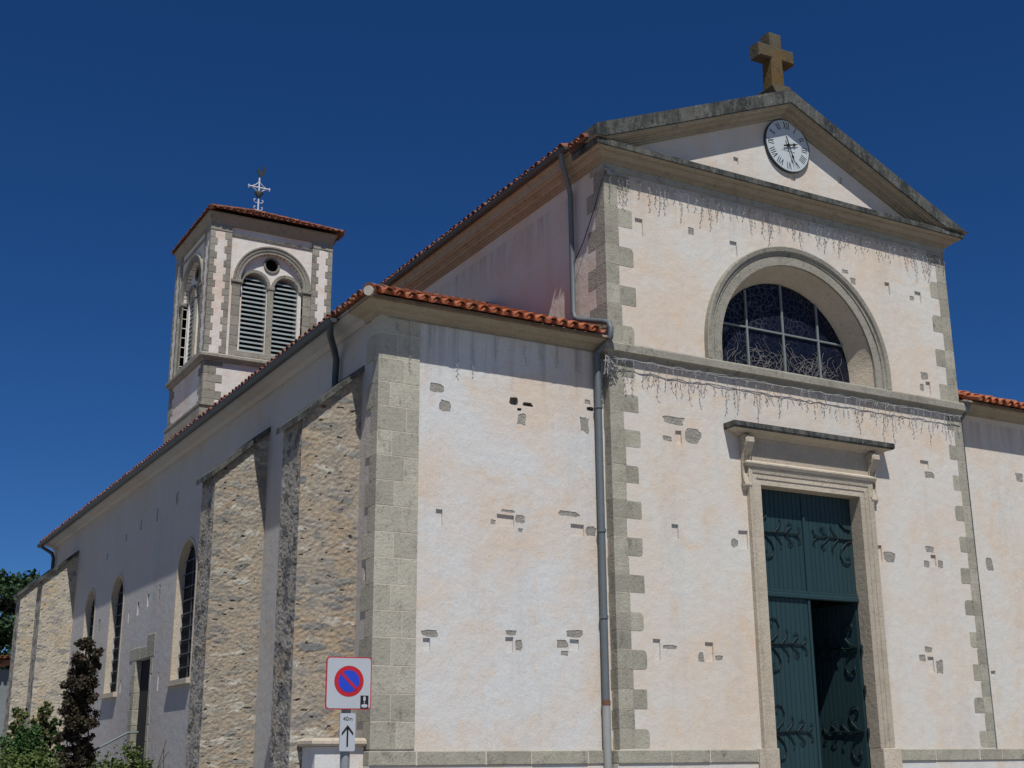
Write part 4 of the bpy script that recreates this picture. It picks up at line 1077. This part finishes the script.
me = bpy.data.meshes.new_from_object(to.evaluated_get(bpy.context.evaluated_depsgraph_get())); bpy.data.objects.remove(to)
me.materials.clear(); me.materials.append(M['black'])
for v in me.vertices: v.co = Vector(sm(ox+v.co.x*1.0, -.0135-v.co.z, P2+.115+v.co.y)) - Vector(sg.location)
o = bpy.data.objects.new('distance_text', me); C.objects.link(o); o.parent = pt; o.location = Vector(sg.location)*1 - Vector(sg.location)
o.location = -Vector(pt.location)
for b_ in (2.50, 2.2):
    mb = MB(); mb.tube([sm(.0, .062, b_-.02), sm(.0, .062, b_+.02)], .056, 12); mb.box(-.07, .07, .007, .06, b_-.012, b_+.012, 0, sm); mb.build('clamp', [M['galv']], sg)

# ------------------------------------------------------------------ handrail at the side door
hr = thing('handrail', 'grey metal handrail sloping down from the side door', 'handrail', (-5.0, 13.2, 0))
pth = [(-4.05, 13.2, 2.2), (-4.28, 13.2, 2.19), (-5.47, 13.2, 1.56), (-6.3, 13.2, 1.12)]
mb = MB(); mb.tube(pth, .024, 10); mb.build('rail', [M['rail']], hr)
for p in ((-5.45, 13.2, 1.56), (-6.28, 13.2, 1.12)):
    mb = MB(); mb.tube([(p[0], p[1], 0), p], .02, 8); mb.build('post', [M['rail']], hr)

# ------------------------------------------------------------------ planting
def leaves(mb, pts, size, rnd, asp=.45):
    for p in pts:
        d = Vector((rnd.gauss(0, 1), rnd.gauss(0, 1), rnd.gauss(0, .8))).normalized(); s = d.orthogonal(); s.rotate(Matrix.Rotation(rnd.uniform(0, 6.28), 3, d))
        l = size*rnd.uniform(.6, 1.35); p = Vector(p); n = d.cross(s)
        mb.add([p-d*l*.5, p+s*l*asp*.5+n*l*.06, p+d*l*.5, p-s*l*asp*.5+n*l*.06], [(0, 1, 2, 3)])
def clump(rnd, c, r, n, flat=1):
    out = []
    for i in range(n):
        d = Vector((rnd.gauss(0, .47), rnd.gauss(0, .47), rnd.gauss(0, .47)))*r
        out.append((c[0]+d.x, c[1]+d.y, c[2]+d.z*flat))
    return out
def shrub(name, label, cat, loc, blobs, size, mat, seed, dens=420, trunk=None, asp=.45, group=None):
    rnd = random.Random(seed); t = thing(name, label, cat, loc, group); mb = MB()
    for (x, y, z, r) in blobs:
        for q in range(max(4, int(9*r/.3))):
            d = Vector((rnd.gauss(0, 1), rnd.gauss(0, 1), rnd.gauss(0, 1))).normalized()*r*rnd.uniform(.5, 1.0)
            leaves(mb, clump(rnd, (loc[0]+x+d.x, loc[1]+y+d.y, loc[2]+z+d.z), r*rnd.uniform(.28, .5), int(dens*r)), size, rnd, asp)
    mb.build('foliage', [mat], t)
    if trunk:
        m2 = MB()
        for pts, r0, r1 in trunk:
            P = [(loc[0]+a, loc[1]+b, loc[2]+c) for a, b, c in pts]; m2.tube(P, [r0+(r1-r0)*i/(len(P)-1) for i in range(len(P))], 7)
        m2.build('trunk' if cat == 'tree' else 'stems', [M['bark']], t)
    return t
rnd = random.Random(11)
bl = []
z = .5
while z < 4.25:
    rr_ = .36 if z < 3.7 else max(.12, .36*(4.5-z)/.8)
    for q in range(5): bl.append((rnd.uniform(-.22, .22)*rr_/.3, rnd.uniform(-.2, .2), z+rnd.uniform(-.1, .1), rr_*rnd.uniform(.35, .7)))
    z += .27
shrub('columnar_shrub', 'tall narrow purple-brown conifer against the side wall of the church', 'shrub', (-5.45, 12.7, 0), bl, .065, M['leaf_red'], 5, 600, [([(0, 0, 0), (.03, 0, 1.5), (0, 0, 3.2), (.02, 0, 4.1)], .07, .015), ([(0, 0, 1.2), (.2, -.1, 2.0), (.18, 0, 2.6)], .03, .01), ([(0, 0, 1.6), (-.2, .1, 2.3), (-.2, .1, 2.9)], .03, .01)])
bl = [(0, 0, .6, .55), (.25, .2, 1.2, .5), (-.3, .1, 1.2, .45), (0, .1, 1.75, .42), (.2, 0, 2.0, .3)]
shrub('bush', 'deep green bush in the left bed below the far buttresses', 'bush', (-6.55, 13.2, 0), bl, .09, M['leaf_green'], 8, 300, [([(0, 0, 0), (.05, 0, .8), (.1, 0, 1.5)], .04, .015)])
bl = []
shr = []
for i in range(9):
    a = rnd.uniform(0, 6.28); rr_ = rnd.uniform(.1, .6); hh = rnd.uniform(1.9, 2.75); x_, y_ = rr_*math.cos(a)*.8, rr_*math.sin(a)
    shr.append(([(x_*.3, y_*.3, 0), (x_*.7, y_*.7, hh*.6), (x_, y_, hh)], .02, .006))
    for q in range(5): bl.append((x_*(.7+.1*q)+rnd.uniform(-.1, .1), y_, hh*(.62+.09*q), rnd.uniform(.12, .2)))
shrub('loose_shrub', 'taller loose shrub with bronze-tipped leaves behind the deep green bush', 'shrub', (-6.1, 14.3, 0), bl, .12, M['leaf_bronze'], 9, 200, shr, .4)
bl = [(0, 0, .7, .6), (.2, 0, 1.3, .45), (-.25, 0, 1.35, .42), (0, 0, 1.6, .3)]
shrub('round_bush', 'rounded yellow-green bush in front of the deep green bush', 'bush', (-6.75, 11.2, 0), bl, .07, M['leaf_yellow'], 12, 380, [([(0, 0, 0), (.02, 0, .6), (.05, 0, 1.2)], .03, .01)])
bl = [(0, 0, .5, .55), (.35, -.2, 1.15, .42), (-.35, .2, 1.1, .45), (0, 0, 1.42, .36), (-.6, .5, 1.1, .3), (.6, -.6, 1.1, .3), (.15, -.1, 1.62, .16)]
shrub('round_bush', 'yellow-green bush with a few dry stalks at the foot of the second buttress', 'bush', (-5.55, 7.95, 0), bl, .075, M['leaf_yellow'], 14, 380,
      [([(.3, -.5, 0), (.4, -.6, 1.2), (.55, -.75, 1.95)], .012, .006), ([(.3, -.7, 0), (.5, -.9, 1.2), (.45, -1.0, 1.8)], .012, .006), ([(.2, -.4, .4), (.3, -.9, 1.3), (.5, -1.15, 1.75)], .01, .005), ([(0, 0, 0), (0, 0, .8), (.1, 0, 1.2)], .04, .02)])
shrub('small_conifer', 'small pointed green conifer between the bush and the purple-brown conifer', 'shrub', (-5.7, 13.6, 0), [(0, 0, .7, .3), (0, 0, 1.3, .24), (0, 0, 1.8, .17), (0, 0, 2.2, .1), (0, 0, 2.4, .06)], .07, M['leaf_green'], 17, 500, [([(0, 0, 0), (0, 0, 1), (0, 0, 2.3)], .03, .01)])

def tree(label, loc, h, rad, seed):
    rnd = random.Random(seed); t = thing('evergreen_tree', label, 'tree', loc, 'dark trees beyond the church'); mb = MB(); br = MB()
    P = [(loc[0]+rnd.uniform(-.15, .15)*i, loc[1], h*.75*i/5) for i in range(6)]; br.tube(P, [.38, .34, .28, .22, .15, .06], 9)
    for i in range(60):
        a = rnd.uniform(0, 6.28); zz = rnd.uniform(.22, .97); r = rad*(1-((zz-.55)/.52)**2)**.5*rnd.uniform(.45, 1.0) if abs(zz-.55) < .5 else rad*.25
        c = (loc[0]+r*math.cos(a), loc[1]+r*math.sin(a), h*zz)
        br.tube([(loc[0], loc[1], h*max(.12, zz-.22)), ((loc[0]+c[0])/2, (loc[1]+c[1])/2, h*(zz-.08)), c], [.09, .05, .015], 5)
        for q in range(6):
            d = Vector((rnd.gauss(0, 1), rnd.gauss(0, 1), rnd.gauss(0, .7))).normalized()*rnd.uniform(.3, 1.1)
            leaves(mb, clump(rnd, (c[0]+d.x, c[1]+d.y, c[2]+d.z*.8), rnd.uniform(.3, .6), 70, .75), .24, rnd, .5)
    br.build('trunk', [M['bark']], t); mb.build('crown', [M['leaf_dark']], t)
tree('dark evergreen tree rising behind the far buttress at the left edge', (-2.5, 51, 0), 10.7, 3.5, 2)
tree('dark spreading tree partly hidden behind the first one at the left edge', (-6.6, 55, 0), 9.6, 3.0, 4)

# ------------------------------------------------------------------ low house far left
ho = thing('house', 'low grey house with a tiled roof behind the church at the far left', 'house', (-6.5, 36, 0))
mb = MB(); mb.box(-9.0, -3.6, 34, 40, 0, 4.82); mb.build('wall', [M['house_wall']], ho)
mb = MB(); mb.add([(-9.4, 33.6, 4.84), (-3.2, 33.6, 5.18), (-3.2, 40, 5.3), (-9.4, 40, 4.98)], [(0, 1, 2, 3)])
tile_slope(mb, (-9.4, 33.5, 4.85), (6.2, 0, .33), (0, 6.5, .12), 6.2, lambda c: 6.6, seed=77)
mb.build('roof', [M['tile'], M['mortar']], ho)
